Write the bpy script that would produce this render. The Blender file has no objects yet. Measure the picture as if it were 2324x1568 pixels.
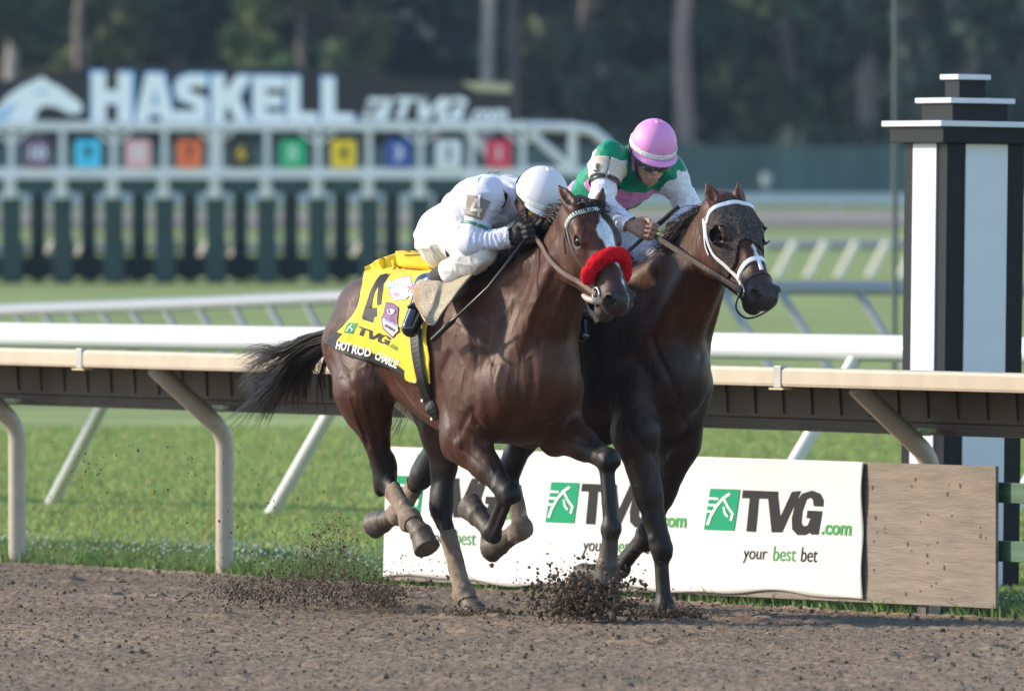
import bpy, bmesh, math, random
import numpy as np
from mathutils import Vector, Matrix
from mathutils.bvhtree import BVHTree

scene = bpy.context.scene
col = scene.collection
R = math.radians
RNG = np.random.default_rng(7)
random.seed(7)

# ------------------------------------------------------------------ camera
CAM_H = 1.91                       # standing photographer with a long lens
FP = 25822.0                       # focal length in photo units (2324 wide)
PITCH = math.atan((784 - 400) / FP)
cam_data = bpy.data.cameras.new('camera')
cam_data.sensor_width = 36.0
cam_data.lens = 36.0 * FP / 2324.0
cam_data.clip_start = 1.0
cam_data.clip_end = 6000.0
cam_data.dof.use_dof = True
cam_data.dof.focus_distance = 49.2
cam_data.dof.aperture_fstop = 5.8
cam = bpy.data.objects.new('camera', cam_data)
cam.location = (0, 0, CAM_H)
cam.rotation_euler = (math.pi / 2 - PITCH, 0, 0)
col.objects.link(cam)
scene.camera = cam

# ------------------------------------------------------------------ light
SUN_EL, SUN_AZ = R(26), math.atan2(-0.988, 0.156)       # low sun, behind left
sdir = Vector((math.sin(SUN_AZ) * math.cos(SUN_EL), math.cos(SUN_AZ) * math.cos(SUN_EL), math.sin(SUN_EL)))
world = bpy.data.worlds.new('World')
scene.world = world
world.use_nodes = True
wn = world.node_tree.nodes
sky = wn.new('ShaderNodeTexSky')
sky.sky_type = 'NISHITA'
sky.sun_disc = False
sky.sun_elevation = SUN_EL
sky.sun_rotation = SUN_AZ
sky.air_density = 1.0
sky.dust_density = 0.2
sky.ozone_density = 1.7
world.node_tree.links.new(sky.outputs[0], wn['Background'].inputs[0])
wn['Background'].inputs[1].default_value = 0.13
sun_data = bpy.data.lights.new('sun', 'SUN')
sun_data.energy = 2.6
sun_data.angle = R(2.5)
sun_data.color = (1.0, 0.84, 0.64)
sun = bpy.data.objects.new('sun', sun_data)
sun.rotation_euler = sdir.to_track_quat('Z', 'Y').to_euler()
col.objects.link(sun)
scene.view_settings.view_transform = 'Standard'
scene.view_settings.look = 'None'
scene.view_settings.exposure = 1.42
scene.view_settings.gamma = 1.0
scene.cycles.max_bounces = 6
scene.cycles.volume_bounces = 0

# ------------------------------------------------------------------ helpers
CP = Vector((0, 0, CAM_H))
_cr = cam.rotation_euler.to_matrix()
def ray(x, y):
    """direction through a photo point (2324 x 1568 units)"""
    return _cr @ Vector(((x - 1162) / FP, (784 - y) / FP, -1.0))
def at(x, y, Y):
    d = ray(x, y)
    return CP + d * (Y / d.y)
def ground(x, y, z=0.0):
    d = ray(x, y)
    return CP + d * ((z - CAM_H) / d.z)

def lin(r, g, b):
    f = lambda c: (c / 255 / 12.92) if c <= 10 else ((c / 255 + 0.055) / 1.055) ** 2.4
    return (f(r), f(g), f(b), 1.0)

def tag(o, label=None, cat=None, group=None, kind=None):
    if label: o['label'] = label
    if cat: o['category'] = cat
    if group: o['group'] = group
    if kind: o['kind'] = kind
    return o
def empty(name, loc=(0, 0, 0), rz=0.0):
    o = bpy.data.objects.new(name, None)
    o.location = loc
    o.rotation_euler = (0, 0, rz)
    o.empty_display_size = 0.2
    col.objects.link(o)
    return o
def link_mesh(name, me, mat=None, parent=None):
    o = bpy.data.objects.new(name, me)
    col.objects.link(o)
    if mat is not None:
        for m in (mat if isinstance(mat, (list, tuple)) else [mat]):
            me.materials.append(m)
    if parent is not None:
        o.parent = parent
    return o
def mesh_np(name, V, F, mat=None, parent=None, smooth=False, colors=None, mat_idx=None):
    V = np.asarray(V, np.float32).reshape(-1, 3)
    F = np.asarray(F, np.int32)
    k = F.shape[1]
    me = bpy.data.meshes.new(name)
    me.vertices.add(len(V)); me.vertices.foreach_set('co', V.ravel())
    me.loops.add(F.size); me.loops.foreach_set('vertex_index', F.ravel())
    me.polygons.add(len(F))
    me.polygons.foreach_set('loop_start', np.arange(0, F.size, k, dtype=np.int32))
    if mat_idx is not None:
        me.polygons.foreach_set('material_index', np.asarray(mat_idx, np.int32))
    me.update(calc_edges=True)
    me.validate()
    if smooth:
        me.polygons.foreach_set('use_smooth', np.ones(len(me.polygons), bool))
    if colors is not None:
        C4 = np.ones((len(V), 4), np.float32); C4[:, :3] = np.asarray(colors)[:, :3]
        a = me.color_attributes.new('Col', 'FLOAT_COLOR', 'POINT')
        a.data.foreach_set('color', C4.ravel())
    return link_mesh(name, me, mat, parent)

class MB:
    """collects boxes, bars and prisms and links them as ONE mesh"""
    def __init__(s): s.v = []; s.f = []; s.sm = []
    def add(s, vs, fs, smooth=False):
        b = len(s.v)
        s.v += [tuple(v) for v in vs]
        s.f += [tuple(b + i for i in f) for f in fs]
        s.sm += [smooth] * len(fs)
        return s
    def box(s, c, size, M=None):
        x, y, z = (d / 2 for d in size)
        vs = [Vector((i * x, j * y, k * z)) for i in (-1, 1) for j in (-1, 1) for k in (-1, 1)]
        if M is not None: vs = [M @ v for v in vs]
        c = Vector(c)
        return s.add([v + c for v in vs], [(0, 1, 3, 2), (4, 6, 7, 5), (0, 4, 5, 1), (2, 3, 7, 6), (0, 2, 6, 4), (1, 5, 7, 3)])
    def tube(s, pts, r, n=10, caps=True, smooth=True):
        pts = [Vector(p) for p in pts]
        rs = r if isinstance(r, (list, tuple)) else [r] * len(pts)
        rings = []
        up = None
        for i, p in enumerate(pts):
            d = (pts[min(i + 1, len(pts) - 1)] - pts[max(i - 1, 0)]).normalized()
            if up is None:
                up = Vector((0, 0, 1)) if abs(d.z) < 0.9 else Vector((1, 0, 0))
            a = d.cross(up).normalized(); b = a.cross(d).normalized(); up = b
            rings.append([p + (a * math.cos(2 * math.pi * k / n) + b * math.sin(2 * math.pi * k / n)) * rs[i] for k in range(n)])
        vs = [v for rg in rings for v in rg]
        fs = [(i * n + k, i * n + (k + 1) % n, (i + 1) * n + (k + 1) % n, (i + 1) * n + k) for i in range(len(pts) - 1) for k in range(n)]
        s.add(vs, fs, smooth)
        if caps:
            s.add(rings[0], [tuple(range(n))[::-1]]); s.add(rings[-1], [tuple(range(n))])
        return s
    def prism(s, poly, O, U, W, N, depth):
        """polygon (2D, any winding, simple) in plane O,U,W extruded by depth along N"""
        O, U, W, N = map(Vector, (O, U, W, N))
        import mathutils.geometry as mg
        tri = mg.tessellate_polygon([[Vector((a, b, 0)) for a, b in poly]])
        n = len(poly)
        p0 = [O + U * a + W * b for a, b in poly]
        p1 = [p + N * depth for p in p0]
        s.add(p0 + p1, [tuple(t) for t in tri] + [tuple(n + i for i in t[::-1]) for t in tri] + [(i, (i + 1) % n, n + (i + 1) % n, n + i) for i in range(n)])
        return s
    def build(s, name, mat=None, parent=None, bevel=0.0):
        me = bpy.data.meshes.new(name)
        me.from_pydata(s.v, [], s.f)
        me.polygons.foreach_set('use_smooth', s.sm)
        bm = bmesh.new(); bm.from_mesh(me)
        bmesh.ops.recalc_face_normals(bm, faces=bm.faces)
        bm.to_mesh(me); bm.free()
        o = link_mesh(name, me, mat, parent)
        if bevel > 0:
            m = o.modifiers.new('bevel', 'BEVEL'); m.width = bevel; m.segments = 2; m.limit_method = 'ANGLE'
        return o

def _lattice(shape, seed):
    return np.random.default_rng(seed).random(shape).astype(np.float32)
def noise2(x, y, scale, seed=0):
    L = _lattice((256, 256), seed)
    x = np.asarray(x) / scale; y = np.asarray(y) / scale
    xi = np.floor(x).astype(int); yi = np.floor(y).astype(int)
    fx = x - xi; fy = y - yi
    fx = fx * fx * (3 - 2 * fx); fy = fy * fy * (3 - 2 * fy)
    g = lambda a, b: L[a % 256, b % 256]
    return (g(xi, yi) * (1 - fx) + g(xi + 1, yi) * fx) * (1 - fy) + (g(xi, yi + 1) * (1 - fx) + g(xi + 1, yi + 1) * fx) * fy
def noise3(p, scale, seed=0):
    L = _lattice((32, 32, 32), seed)
    q = np.asarray(p) / scale
    i = np.floor(q).astype(int); f = q - i; f = f * f * (3 - 2 * f)
    out = 0
    for a in (0, 1):
        for b in (0, 1):
            for c in (0, 1):
                w = (f[:, 0] if a else 1 - f[:, 0]) * (f[:, 1] if b else 1 - f[:, 1]) * (f[:, 2] if c else 1 - f[:, 2])
                out = out + w * L[(i[:, 0] + a) % 32, (i[:, 1] + b) % 32, (i[:, 2] + c) % 32]
    return out

# ------------------------------------------------------------------ materials
MATS = {}
def mat(name, color=(0.5, 0.5, 0.5), rough=0.6, var=0.0, vscale=8.0, bump=0.0, bscale=40.0, metal=0.0, spec=0.5,
        attr=False, sheen=0.0, stretch=(1, 1, 1), dirt=None, dscale=30.0, damount=0.5, trans=0.0, coat=0.0, dthr=0.6, streak=0.0):
    if name in MATS: return MATS[name]
    m = bpy.data.materials.new(name); m.use_nodes = True
    nt = m.node_tree; N = nt.nodes; L = nt.links
    b = N['Principled BSDF']
    b.inputs['Roughness'].default_value = rough
    b.inputs['Metallic'].default_value = metal
    b.inputs['Specular IOR Level'].default_value = spec
    b.inputs['Sheen Weight'].default_value = sheen
    b.inputs['Coat Weight'].default_value = coat
    c3 = tuple(color[:3]) + (1.0,)
    b.inputs['Base Color'].default_value = c3
    src = None
    if attr:
        a = N.new('ShaderNodeAttribute'); a.attribute_name = 'Col'; src = a.outputs['Color']
    tc = N.new('ShaderNodeTexCoord'); mp = N.new('ShaderNodeMapping')
    mp.inputs['Scale'].default_value = stretch
    L.new(tc.outputs['Object'], mp.inputs['Vector'])
    def noise(scale, detail=5):
        n = N.new('ShaderNodeTexNoise'); n.inputs['Scale'].default_value = scale; n.inputs['Detail'].default_value = detail
        L.new(mp.outputs['Vector'], n.inputs['Vector']); return n.outputs[0]
    if var > 0:
        mr = N.new('ShaderNodeMapRange'); mr.inputs['From Min'].default_value = 0.25; mr.inputs['From Max'].default_value = 0.75
        mr.inputs['To Min'].default_value = 1 - var; mr.inputs['To Max'].default_value = 1 + var
        L.new(noise(vscale), mr.inputs['Value'])
        mx = N.new('ShaderNodeVectorMath'); mx.operation = 'SCALE'
        if src is not None: L.new(src, mx.inputs[0])
        else: mx.inputs[0].default_value = c3[:3]
        L.new(mr.outputs[0], mx.inputs['Scale']); src = mx.outputs[0]
    if streak > 0:                                   # short hair lying along the body
        mp2 = N.new('ShaderNodeMapping'); mp2.inputs['Scale'].default_value = (46, 80, 15); mp2.inputs['Rotation'].default_value = (0, 0.5, 0)
        L.new(tc.outputs['Object'], mp2.inputs['Vector'])
        n2 = N.new('ShaderNodeTexNoise'); n2.inputs['Scale'].default_value = 1.6; n2.inputs['Detail'].default_value = 6; n2.inputs['Roughness'].default_value = 0.7
        L.new(mp2.outputs[0], n2.inputs['Vector'])
        mr2 = N.new('ShaderNodeMapRange'); mr2.inputs['From Min'].default_value = 0.3; mr2.inputs['From Max'].default_value = 0.7; mr2.inputs['To Min'].default_value = 1 - streak; mr2.inputs['To Max'].default_value = 1 + streak
        L.new(n2.outputs[0], mr2.inputs['Value'])
        ms2 = N.new('ShaderNodeVectorMath'); ms2.operation = 'SCALE'
        L.new(src, ms2.inputs[0]); L.new(mr2.outputs[0], ms2.inputs['Scale']); src = ms2.outputs[0]
        bp2 = N.new('ShaderNodeBump'); bp2.inputs['Strength'].default_value = 0.35; bp2.inputs['Distance'].default_value = 0.004; L.new(n2.outputs[0], bp2.inputs['Height'])
        mr3 = N.new('ShaderNodeMapRange'); mr3.inputs['To Min'].default_value = rough + 0.16; mr3.inputs['To Max'].default_value = rough - 0.14
        L.new(n2.outputs[0], mr3.inputs['Value']); L.new(mr3.outputs[0], b.inputs['Roughness'])
    if dirt is not None:
        mr = N.new('ShaderNodeMapRange'); mr.inputs['From Min'].default_value = dthr; mr.inputs['From Max'].default_value = dthr + 0.1
        mr.inputs['To Max'].default_value = damount
        L.new(noise(dscale, 8), mr.inputs['Value'])
        mx = N.new('ShaderNodeMix'); mx.data_type = 'RGBA'
        L.new(mr.outputs[0], mx.inputs[0])
        if src is not None: L.new(src, mx.inputs[6])
        else: mx.inputs[6].default_value = c3
        mx.inputs[7].default_value = tuple(dirt[:3]) + (1,)
        src = mx.outputs[2]
    if src is not None: L.new(src, b.inputs['Base Color'])
    if bump > 0:
        bp = N.new('ShaderNodeBump'); bp.inputs['Strength'].default_value = min(1.0, bump); bp.inputs['Distance'].default_value = 0.01
        L.new(noise(bscale, 6), bp.inputs['Height']); L.new(bp.outputs[0], b.inputs['Normal'])
        if streak > 0: L.new(bp2.outputs[0], bp.inputs['Normal'])
    if trans > 0:
        out = N['Material Output']
        t = N.new('ShaderNodeBsdfTranslucent'); ms = N.new('ShaderNodeMixShader'); ms.inputs[0].default_value = trans
        if src is not None: L.new(src, t.inputs[0])
        else: t.inputs[0].default_value = c3
        L.new(b.outputs[0], ms.inputs[1]); L.new(t.outputs[0], ms.inputs[2]); L.new(ms.outputs[0], out.inputs[0])
    MATS[name] = m
    return m

def text_mesh(s, size=1.0, shear=0.0, bold=0.0, sx=1.0, align='LEFT'):
    """flat triangulated lettering: (N,2) verts, faces"""
    cu = bpy.data.curves.new('lettering', 'FONT')
    cu.body = s; cu.size = size; cu.shear = shear; cu.offset = bold; cu.align_x = align; cu.resolution_u = 4
    o = bpy.data.objects.new('lettering', cu); col.objects.link(o)
    me = bpy.data.meshes.new_from_object(o.evaluated_get(bpy.context.evaluated_depsgraph_get()))
    bm = bmesh.new(); bm.from_mesh(me); bmesh.ops.triangulate(bm, faces=bm.faces)
    V = np.array([(v.co.x * sx, v.co.y) for v in bm.verts]).reshape(-1, 2); F = [tuple(v.index for v in f.verts) for f in bm.faces]
    bm.free(); bpy.data.meshes.remove(me); bpy.data.objects.remove(o); bpy.data.curves.remove(cu)
    return V, F
def poly_mesh(polys):
    """flat triangulated polygons -> verts, faces"""
    import mathutils.geometry as mg
    V = []; F = []
    for p in polys:
        b = len(V)
        V += list(p)
        F += [tuple(b + i for i in t) for t in mg.tessellate_polygon([[Vector((a, c, 0)) for a, c in p]])]
    return np.array(V, float).reshape(-1, 2), F
def stroke(pts, w):
    """2D polyline thickened to quads"""
    P = [Vector((a, b)) for a, b in pts]
    out = []
    for a, b in zip(P[:-1], P[1:]):
        d = (b - a).normalized(); n = Vector((-d.y, d.x)) * w / 2; e = d * w * 0.3
        out.append([tuple(a - e + n), tuple(a - e - n), tuple(b + e - n), tuple(b + e + n)])
    return out
def ring_poly(cx, cy, rx, ry, a0, a1, wx, wy, n=20):
    """arc band as polygon"""
    o = [(cx + rx * math.cos(R(a0 + (a1 - a0) * i / n)), cy + ry * math.sin(R(a0 + (a1 - a0) * i / n))) for i in range(n + 1)]
    i_ = [(cx + (rx - wx) * math.cos(R(a1 + (a0 - a1) * i / n)), cy + (ry - wy) * math.sin(R(a1 + (a0 - a1) * i / n))) for i in range(n + 1)]
    return o + i_
def warp(V2, F, fn, name, material, parent, maxedge=None):
    """flat lettering laid on a surface: fn maps (N,2) -> (N,3)"""
    if maxedge:
        bm = bmesh.new()
        vs = [bm.verts.new((a, b, 0)) for a, b in V2]
        for f in F:
            try: bm.faces.new([vs[i] for i in f])
            except ValueError: pass
        for _ in range(4):
            es = [e for e in bm.edges if e.calc_length() > maxedge]
            if not es: break
            bmesh.ops.subdivide_edges(bm, edges=es, cuts=1, use_grid_fill=False)
            bmesh.ops.triangulate(bm, faces=bm.faces)
        bm.verts.index_update()
        V2 = np.array([(v.co.x, v.co.y) for v in bm.verts]); F = [tuple(v.index for v in f.verts) for f in bm.faces]
        bm.free()
    return mesh_np(name, fn(np.asarray(V2, float)), np.array(F), material, parent)

def grid_faces(nx, ny):
    i = np.arange(nx * ny).reshape(nx, ny)
    return np.stack([i[:-1, :-1], i[1:, :-1], i[1:, 1:], i[:-1, 1:]], -1).reshape(-1, 4)
def spline(P, n=120):
    P = np.array(P, float); t = np.linspace(0, len(P) - 1, n); out = []
    for u in t:
        i = min(int(u), len(P) - 2); f = u - i
        p0, p1, p2, p3 = P[max(i - 1, 0)], P[i], P[i + 1], P[min(i + 2, len(P) - 1)]
        out.append(0.5 * (2 * p1 + (p2 - p0) * f + (2 * p0 - 5 * p1 + 4 * p2 - p3) * f * f + (3 * p1 - p0 - 3 * p2 + p3) * f ** 3))
    return [Vector(p) for p in out]
ra = tag(empty('bend_rail'), 'blurred pale rail with many slanted legs curving across the infield', 'rail')
def tvg_letters():
    Tt = [(305, 675), (461, 681), (457, 715), (375, 712), (361, 860), (320, 858), (335, 711), (300, 710)]
    Vv = [(415, 690), (458, 692), (469, 795), (520, 682), (560, 678), (476, 862), (431, 862)]
    Gg = [(658, 748), (617, 746), (612, 716), (600, 708), (584, 716), (566, 770), (562, 820), (572, 835), (590, 832), (603, 800), (585, 799), (589, 765), (655, 768), (638, 872), (606, 872), (602, 862), (580, 874), (545, 874), (522, 850), (520, 800), (536, 730), (565, 690), (610, 676), (645, 690), (660, 720)]
    return [Tt, Vv, Gg]
# ================================================================== SETTING
ZR, RS = -0.10, 1.0525                                 # the track falls a little towards the rail; rail built to this size
PA = ground(510, 1300, ZR); PB = ground(2112, 1390, ZR)  # feet of two rail posts
RV = (PB - PA).normalized()                            # along the rail, the way the horses run
NV = Vector((-RV.y, RV.x, 0))                          # across, to the infield side
if NV.y < 0: NV = -NV
HEAD = math.atan2(RV.y, RV.x)
SP = (PB - PA).length / 3 / RS                           # post spacing
def rq(a, q, z):
    """rail coordinates: a along from post A, q towards the track, z up"""
    return PA + RV * a - NV * q + Vector((0, 0, z))
def on_plane(x, y, q):
    """photo point -> (a, z) in the rail's own measure, on the vertical plane q"""
    d = ray(x, y); o = PA - NV * q * RS
    t = (o - CP).dot(NV) / d.dot(NV)
    p = CP + d * t
    return ((p - PA).dot(RV) / RS, (p.z - PA.z) / RS)
def base_z(x, y):
    """lie of the land: crossfall to the rail, up again to the turf course"""
    q = -((np.asarray(x) - PA.x) * NV.x + (np.asarray(y) - PA.y) * NV.y)
    return np.interp(q, [-9, -1.2, 0.25, 1.7, 3], [0, ZR, ZR, -0.012, 0])
def railed(o): o.scale = (RS, RS, RS); return o

# ---- ground sheet: turf everywhere, rising gently far away
def gz(Y):
    return np.interp(Y, [0, 230, 420, 600, 3000], [0, 0, 0.8, 1.0, 6.0])
GRASS = mat('turf', (0.168, 0.215, 0.062), 0.9, var=0.35, vscale=0.35, spec=0.2)
ys = np.unique(np.concatenate([np.linspace(-200, 40, 20), np.linspace(40, 110, 90), np.linspace(110, 700, 200), np.linspace(700, 3000, 20)]))
xs = np.unique(np.concatenate([np.linspace(-1500, -20, 20), np.linspace(-20, 20, 60), np.linspace(20, 1500, 20)]))
XX, YY = np.meshgrid(xs, ys, indexing='ij')
qq_ = -((XX - PA.x) * NV.x + (YY - PA.y) * NV.y)
ZZ = gz(YY) - 0.03 + base_z(XX, YY) - 0.05 * (qq_ > -0.2)
o = mesh_np('ground', np.stack([XX, YY, ZZ], -1), grid_faces(len(xs), len(ys)), GRASS, smooth=True)
tag(o, kind='structure')

# ---- dirt track
DIRT = mat('track_dirt', (0.16, 0.132, 0.104), 0.95, attr=True, var=0.38, vscale=22, bump=0.6, bscale=160, spec=0.15, dirt=(0.045, 0.034, 0.027), dscale=75, damount=0.7, dthr=0.62)
_rp = random.Random(12)
PRINTS = [(-2.2 + 0.62 * k + _rp.uniform(-.2, .2), _rp.choice([2.2, 2.4, 3.1, 3.3, 4.2, 5.0]) + _rp.uniform(-.12, .12), _rp.uniform(.07, .10)) for k in range(24)]
def dirt_h(x, y):
    p = np.stack([np.ravel(x), np.ravel(y)], -1)
    q = -((p[:, 0] - PA.x) * NV.x + (p[:, 1] - PA.y) * NV.y)
    x, y = p[:, 0], p[:, 1]
    h = 0.014 * (noise2(x, y, 0.55, 1) - .5) + 0.007 * (noise2(x, y, 0.15, 2) - .5) + 0.009 * (noise2(x, y, 0.030, 3) - .5)
    cl = noise2(x, y, 0.022, 4); h += 0.009 * np.clip((cl - 0.62) / 0.38, 0, 1)
    a = (p[:, 0] - PA.x) * RV.x + (p[:, 1] - PA.y) * RV.y
    h += 0.0045 * np.sin(q * 48 + 5 * noise2(a, q, 0.9, 7)) * (0.3 + noise2(a, q, 0.6, 5))            # harrow lines
    for pa, pq, pr in PRINTS:                                                                          # hoof prints
        r2 = (((a - pa) / 1.25) ** 2 + (q - pq) ** 2) / pr ** 2
        h += -0.035 * np.exp(-r2 * 1.6) + 0.020 * np.exp(-((np.sqrt(r2) - 1.25) / .35) ** 2)
    h += 0.010 * np.exp(-((q - 0.35) / 0.22) ** 2) * (0.5 + noise2(x, y, 0.4, 6))
    return h - 0.012 + base_z(p[:, 0], p[:, 1]), q
xs = np.arange(-3.2, 3.2, 0.0095); ys = np.arange(41.3, 60.4, 0.019)
XX, YY = np.meshgrid(xs, ys, indexing='ij')
hh, qq = dirt_h(XX, YY)
edge = 0.02 + 0.10 * (noise2(XX.ravel(), YY.ravel(), 0.3, 8) - 0.5)
hh = np.where(qq < edge, hh - np.clip((edge - qq) * 0.8, 0, 0.1), hh)
V = np.stack([XX.ravel(), YY.ravel(), hh], -1)
F = grid_faces(len(xs), len(ys)); F = F[(qq[F] > -0.2).all(1)]
used = np.unique(F); re = np.zeros(len(V), int); re[used] = np.arange(len(used))
cx, cy = V[used][:, 0], V[used][:, 1]; cq = qq[used]
edge_tan = np.exp(-((cq - 0.12) / 0.22) ** 2) * (0.6 + 0.8 * noise2(cx, cy, .25, 41)); damp = noise2(cx * .6, cy, 1.1, 42) * .6 + noise2(cx, cy * .7, .35, 43) * .4  # paler tan band along the rail edge, mottled; then broad random tone
tone = (0.78 + 0.44 * damp) * (1 + .75 * edge_tan) * (0.86 + .28 * noise2(cx, cy, .05, 44))
Cd = np.array([.172, .130, .092])[None] * tone[:, None] * (1 + .10 * edge_tan[:, None] * np.array([1, .6, .2]))
o = mesh_np('dirt_track', V[used], re[F], DIRT, smooth=True, colors=Cd)
tag(o, kind='structure')
# the rest of the track, seen only from other places
c0 = [rq(a, q, z) for a in (-60, 60) for q, z in ((0.06, -0.03), (0.4, -0.03), (1.8, 0.06), (22, 0.06))]
tag(MB().add(c0, [(0, 1, 5, 4), (1, 2, 6, 5), (2, 3, 7, 6)]).build('track_base', mat('base_dirt', (0.172, 0.130, 0.092), .95, var=.3, vscale=3)), kind='structure')

# loose clods
def lumps(P, S, seed=1):
    """many small irregular lumps in one mesh"""
    rg = np.random.default_rng(seed)
    bm = bmesh.new(); bmesh.ops.create_icosphere(bm, subdivisions=1, radius=1.0)
    U = np.array([v.co[:] for v in bm.verts]); Fi = np.array([[v.index for v in f.verts] for f in bm.faces]); bm.free()
    n = len(P)
    rad = rg.uniform(0.6, 1.35, (n, len(U), 1))
    sc = rg.uniform(0.6, 1.3, (n, 1, 3))
    W = U[None] * rad * sc * np.asarray(S)[:, None, None]
    a = rg.uniform(0, 6.28, n); ca, sa = np.cos(a)[:, None], np.sin(a)[:, None]
    W = np.stack([W[:, :, 0] * ca - W[:, :, 1] * sa, W[:, :, 0] * sa + W[:, :, 1] * ca, W[:, :, 2]], -1)
    return (W + np.asarray(P)[:, None]).reshape(-1, 3), (Fi[None] + (np.arange(n) * len(U))[:, None, None]).reshape(-1, 3)
CLOD = mat('clod_dirt', (0.105, 0.080, 0.058), 0.95, var=0.5, vscale=14, spec=0.1)
WETCLOD = mat('flying_dirt', (0.098, 0.073, 0.055), 0.95, var=0.4, vscale=30, spec=0.1)
n = 26000
Yc = 41.8 + 18 * RNG.random(n) ** 0.9; Xc = RNG.uniform(-1, 1, n) * Yc * 0.048
hh, qq = dirt_h(Xc, Yc); ok = qq > 0.1
Sc = np.exp(RNG.normal(math.log(0.0028), 0.55, n)).clip(0.0013, 0.015)
V, F = lumps(np.stack([Xc, Yc, hh + Sc * 0.3], -1)[ok], Sc[ok], 3)
tag(mesh_np('loose_clods', V, F, CLOD, smooth=True), 'small dark crumbs of earth scattered over the brown track', 'dirt clods', kind='stuff')

# ---- grass blades
def blades(X, Y, H, W, lean, name, material, base_col, var, seed):
    rg = np.random.default_rng(seed); n = len(X)
    a = rg.uniform(0, 6.28, n)
    dx, dy = np.cos(a) * W, np.sin(a) * W
    b = rg.uniform(0, 6.28, n); ln = lean * H * rg.random(n)
    Z = base_z(X, Y) - 0.03
    P0 = np.stack([X - dx, Y - dy, Z], -1); P1 = np.stack([X + dx, Y + dy, Z], -1)
    M0 = np.stack([X - dx * .7 + np.cos(b) * ln * .35, Y - dy * .7 + np.sin(b) * ln * .35, Z + H * .6], -1)
    M1 = np.stack([X + dx * .7 + np.cos(b) * ln * .35, Y + dy * .7 + np.sin(b) * ln * .35, Z + H * .6], -1)
    T = np.stack([X + np.cos(b) * ln, Y + np.sin(b) * ln, Z + H], -1)
    V = np.stack([P0, P1, M0, M1, T], 1).reshape(-1, 3)
    i = np.arange(n)[:, None] * 5
    F = np.concatenate([i + [0, 1, 3], i + [0, 3, 2], i + [2, 3, 4]], 0)
    C = np.asarray(base_col)[None] * (1 + var * rg.normal(0, 1, (n, 1))) * (1 + 0.12 * rg.normal(0, 1, (n, 3)))
    C = np.repeat(C.clip(0.005, 1), 5, 0)
    return mesh_np(name, V, F, material, colors=C)
BLADE = mat('grass_blade', (0.1, 0.16, 0.04), 0.6, attr=True, spec=0.3, trans=0.35)
def qof(x, y): return -((x - PA.x) * NV.x + (y - PA.y) * NV.y)
n = 190000
Yg = 55 + 32 * RNG.random(n) ** 1.5; Xg = RNG.uniform(-1, 1, n) * Yg * 0.05
q = qof(Xg, Yg); k = q < -1.1 - 0.3 * noise2(Xg, Yg, 0.5, 9)
patch = noise2(Xg, Yg, 0.9, 11)[k]; stripe = 0.92 + 0.16 * (noise2(Yg * 0, Yg, 2.2, 12)[k] > 0.5)
Hg = (0.028 + 0.03 * RNG.random(k.sum())) * (0.7 + 0.6 * patch)
o = blades(Xg[k], Yg[k], Hg, 0.005 + 0.006 * RNG.random(k.sum()), 0.8, 'lawn_grass', BLADE, (0.245, 0.308, 0.098), 0.17, 21)
tag(o, 'mown green turf growing behind the near rail', 'grass', kind='stuff')
n = 64000
ag = RNG.uniform(-3.4, 9, n); qg = -1.45 + 1.5 * RNG.random(n) ** 0.75 + RNG.normal(0, 0.04, n)
Pg = np.array([PA.x + RV.x * ag - NV.x * qg, PA.y + RV.y * ag - NV.y * qg]).T
dens = noise2(ag, qg, 0.3, 14); k = (dens > 0.25) & (qg < 0.10)
Hg = (0.035 + 0.065 * RNG.random(k.sum()) ** 1.8) * (0.55 + 0.9 * dens[k])
o = blades(Pg[k, 0], Pg[k, 1], Hg, 0.003 + 0.005 * RNG.random(k.sum()), 1.1, 'edge_weeds', BLADE, (0.15, 0.225, 0.07), 0.3, 22)
tag(o, 'rough taller green weeds and grass along the foot of the rail', 'weeds', kind='stuff')
n = 2400
ag = RNG.uniform(-3.2, 9, n); qg = RNG.uniform(-1.5, -0.05, n); dd = noise2(ag, qg, 0.45, 15); k = dd > 0.5
V, F = lumps(np.stack([PA.x + RV.x * ag - NV.x * qg, PA.y + RV.y * ag - NV.y * qg, ZR + 0.04 + 0.07 * RNG.random(n)], -1)[k], (0.004 + 0.005 * RNG.random(n))[k], 5)
tag(mesh_np('clover_flowers', V, F, mat('clover_white', (0.38, 0.42, 0.34), 0.8), smooth=True), 'white clover heads dotted through the weeds', 'clover', kind='stuff')

# ---- near safety rail
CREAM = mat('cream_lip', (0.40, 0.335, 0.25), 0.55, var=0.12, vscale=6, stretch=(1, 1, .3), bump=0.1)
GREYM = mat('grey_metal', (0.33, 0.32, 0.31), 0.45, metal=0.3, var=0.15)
UNDER = mat('rail_underside', (0.085, 0.070, 0.060), 0.8, var=0.25, vscale=5, dirt=(0.22, 0.19, 0.16), dscale=55, damount=0.6, dthr=0.70)  # the shade beneath the cover is put into this dark brown
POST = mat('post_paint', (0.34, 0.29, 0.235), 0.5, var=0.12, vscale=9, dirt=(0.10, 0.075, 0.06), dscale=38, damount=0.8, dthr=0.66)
rail = railed(tag(empty('safety_rail', PA, HEAD), 'cream topped running rail on bent gooseneck posts behind the horses', 'rail'))
MR = Matrix.Translation(PA) @ Matrix.Rotation(HEAD, 4, 'Z')
def rl(a, q, z): return Vector((a, -q, z))       # local rail coordinates (x along, y to the infield)
A0, A1 = -14.0, 16.0
b = MB(); 
prof = [(0.47, 0.988), (0.474, 1.0), (0.474, 1.055), (0.466, 1.068), (0.43, 1.072), (0.43, 0.988)]
vs = [rl(a, q, z) for a in (A0, A1) for q, z in prof]; k = len(prof)
b.add(vs, [(i, (i + 1) % k, k + (i + 1) % k, k + i) for i in range(k)] + [tuple(range(k)), tuple(range(k, 2 * k))])
b.build('rail_lip', CREAM, rail)
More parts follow.
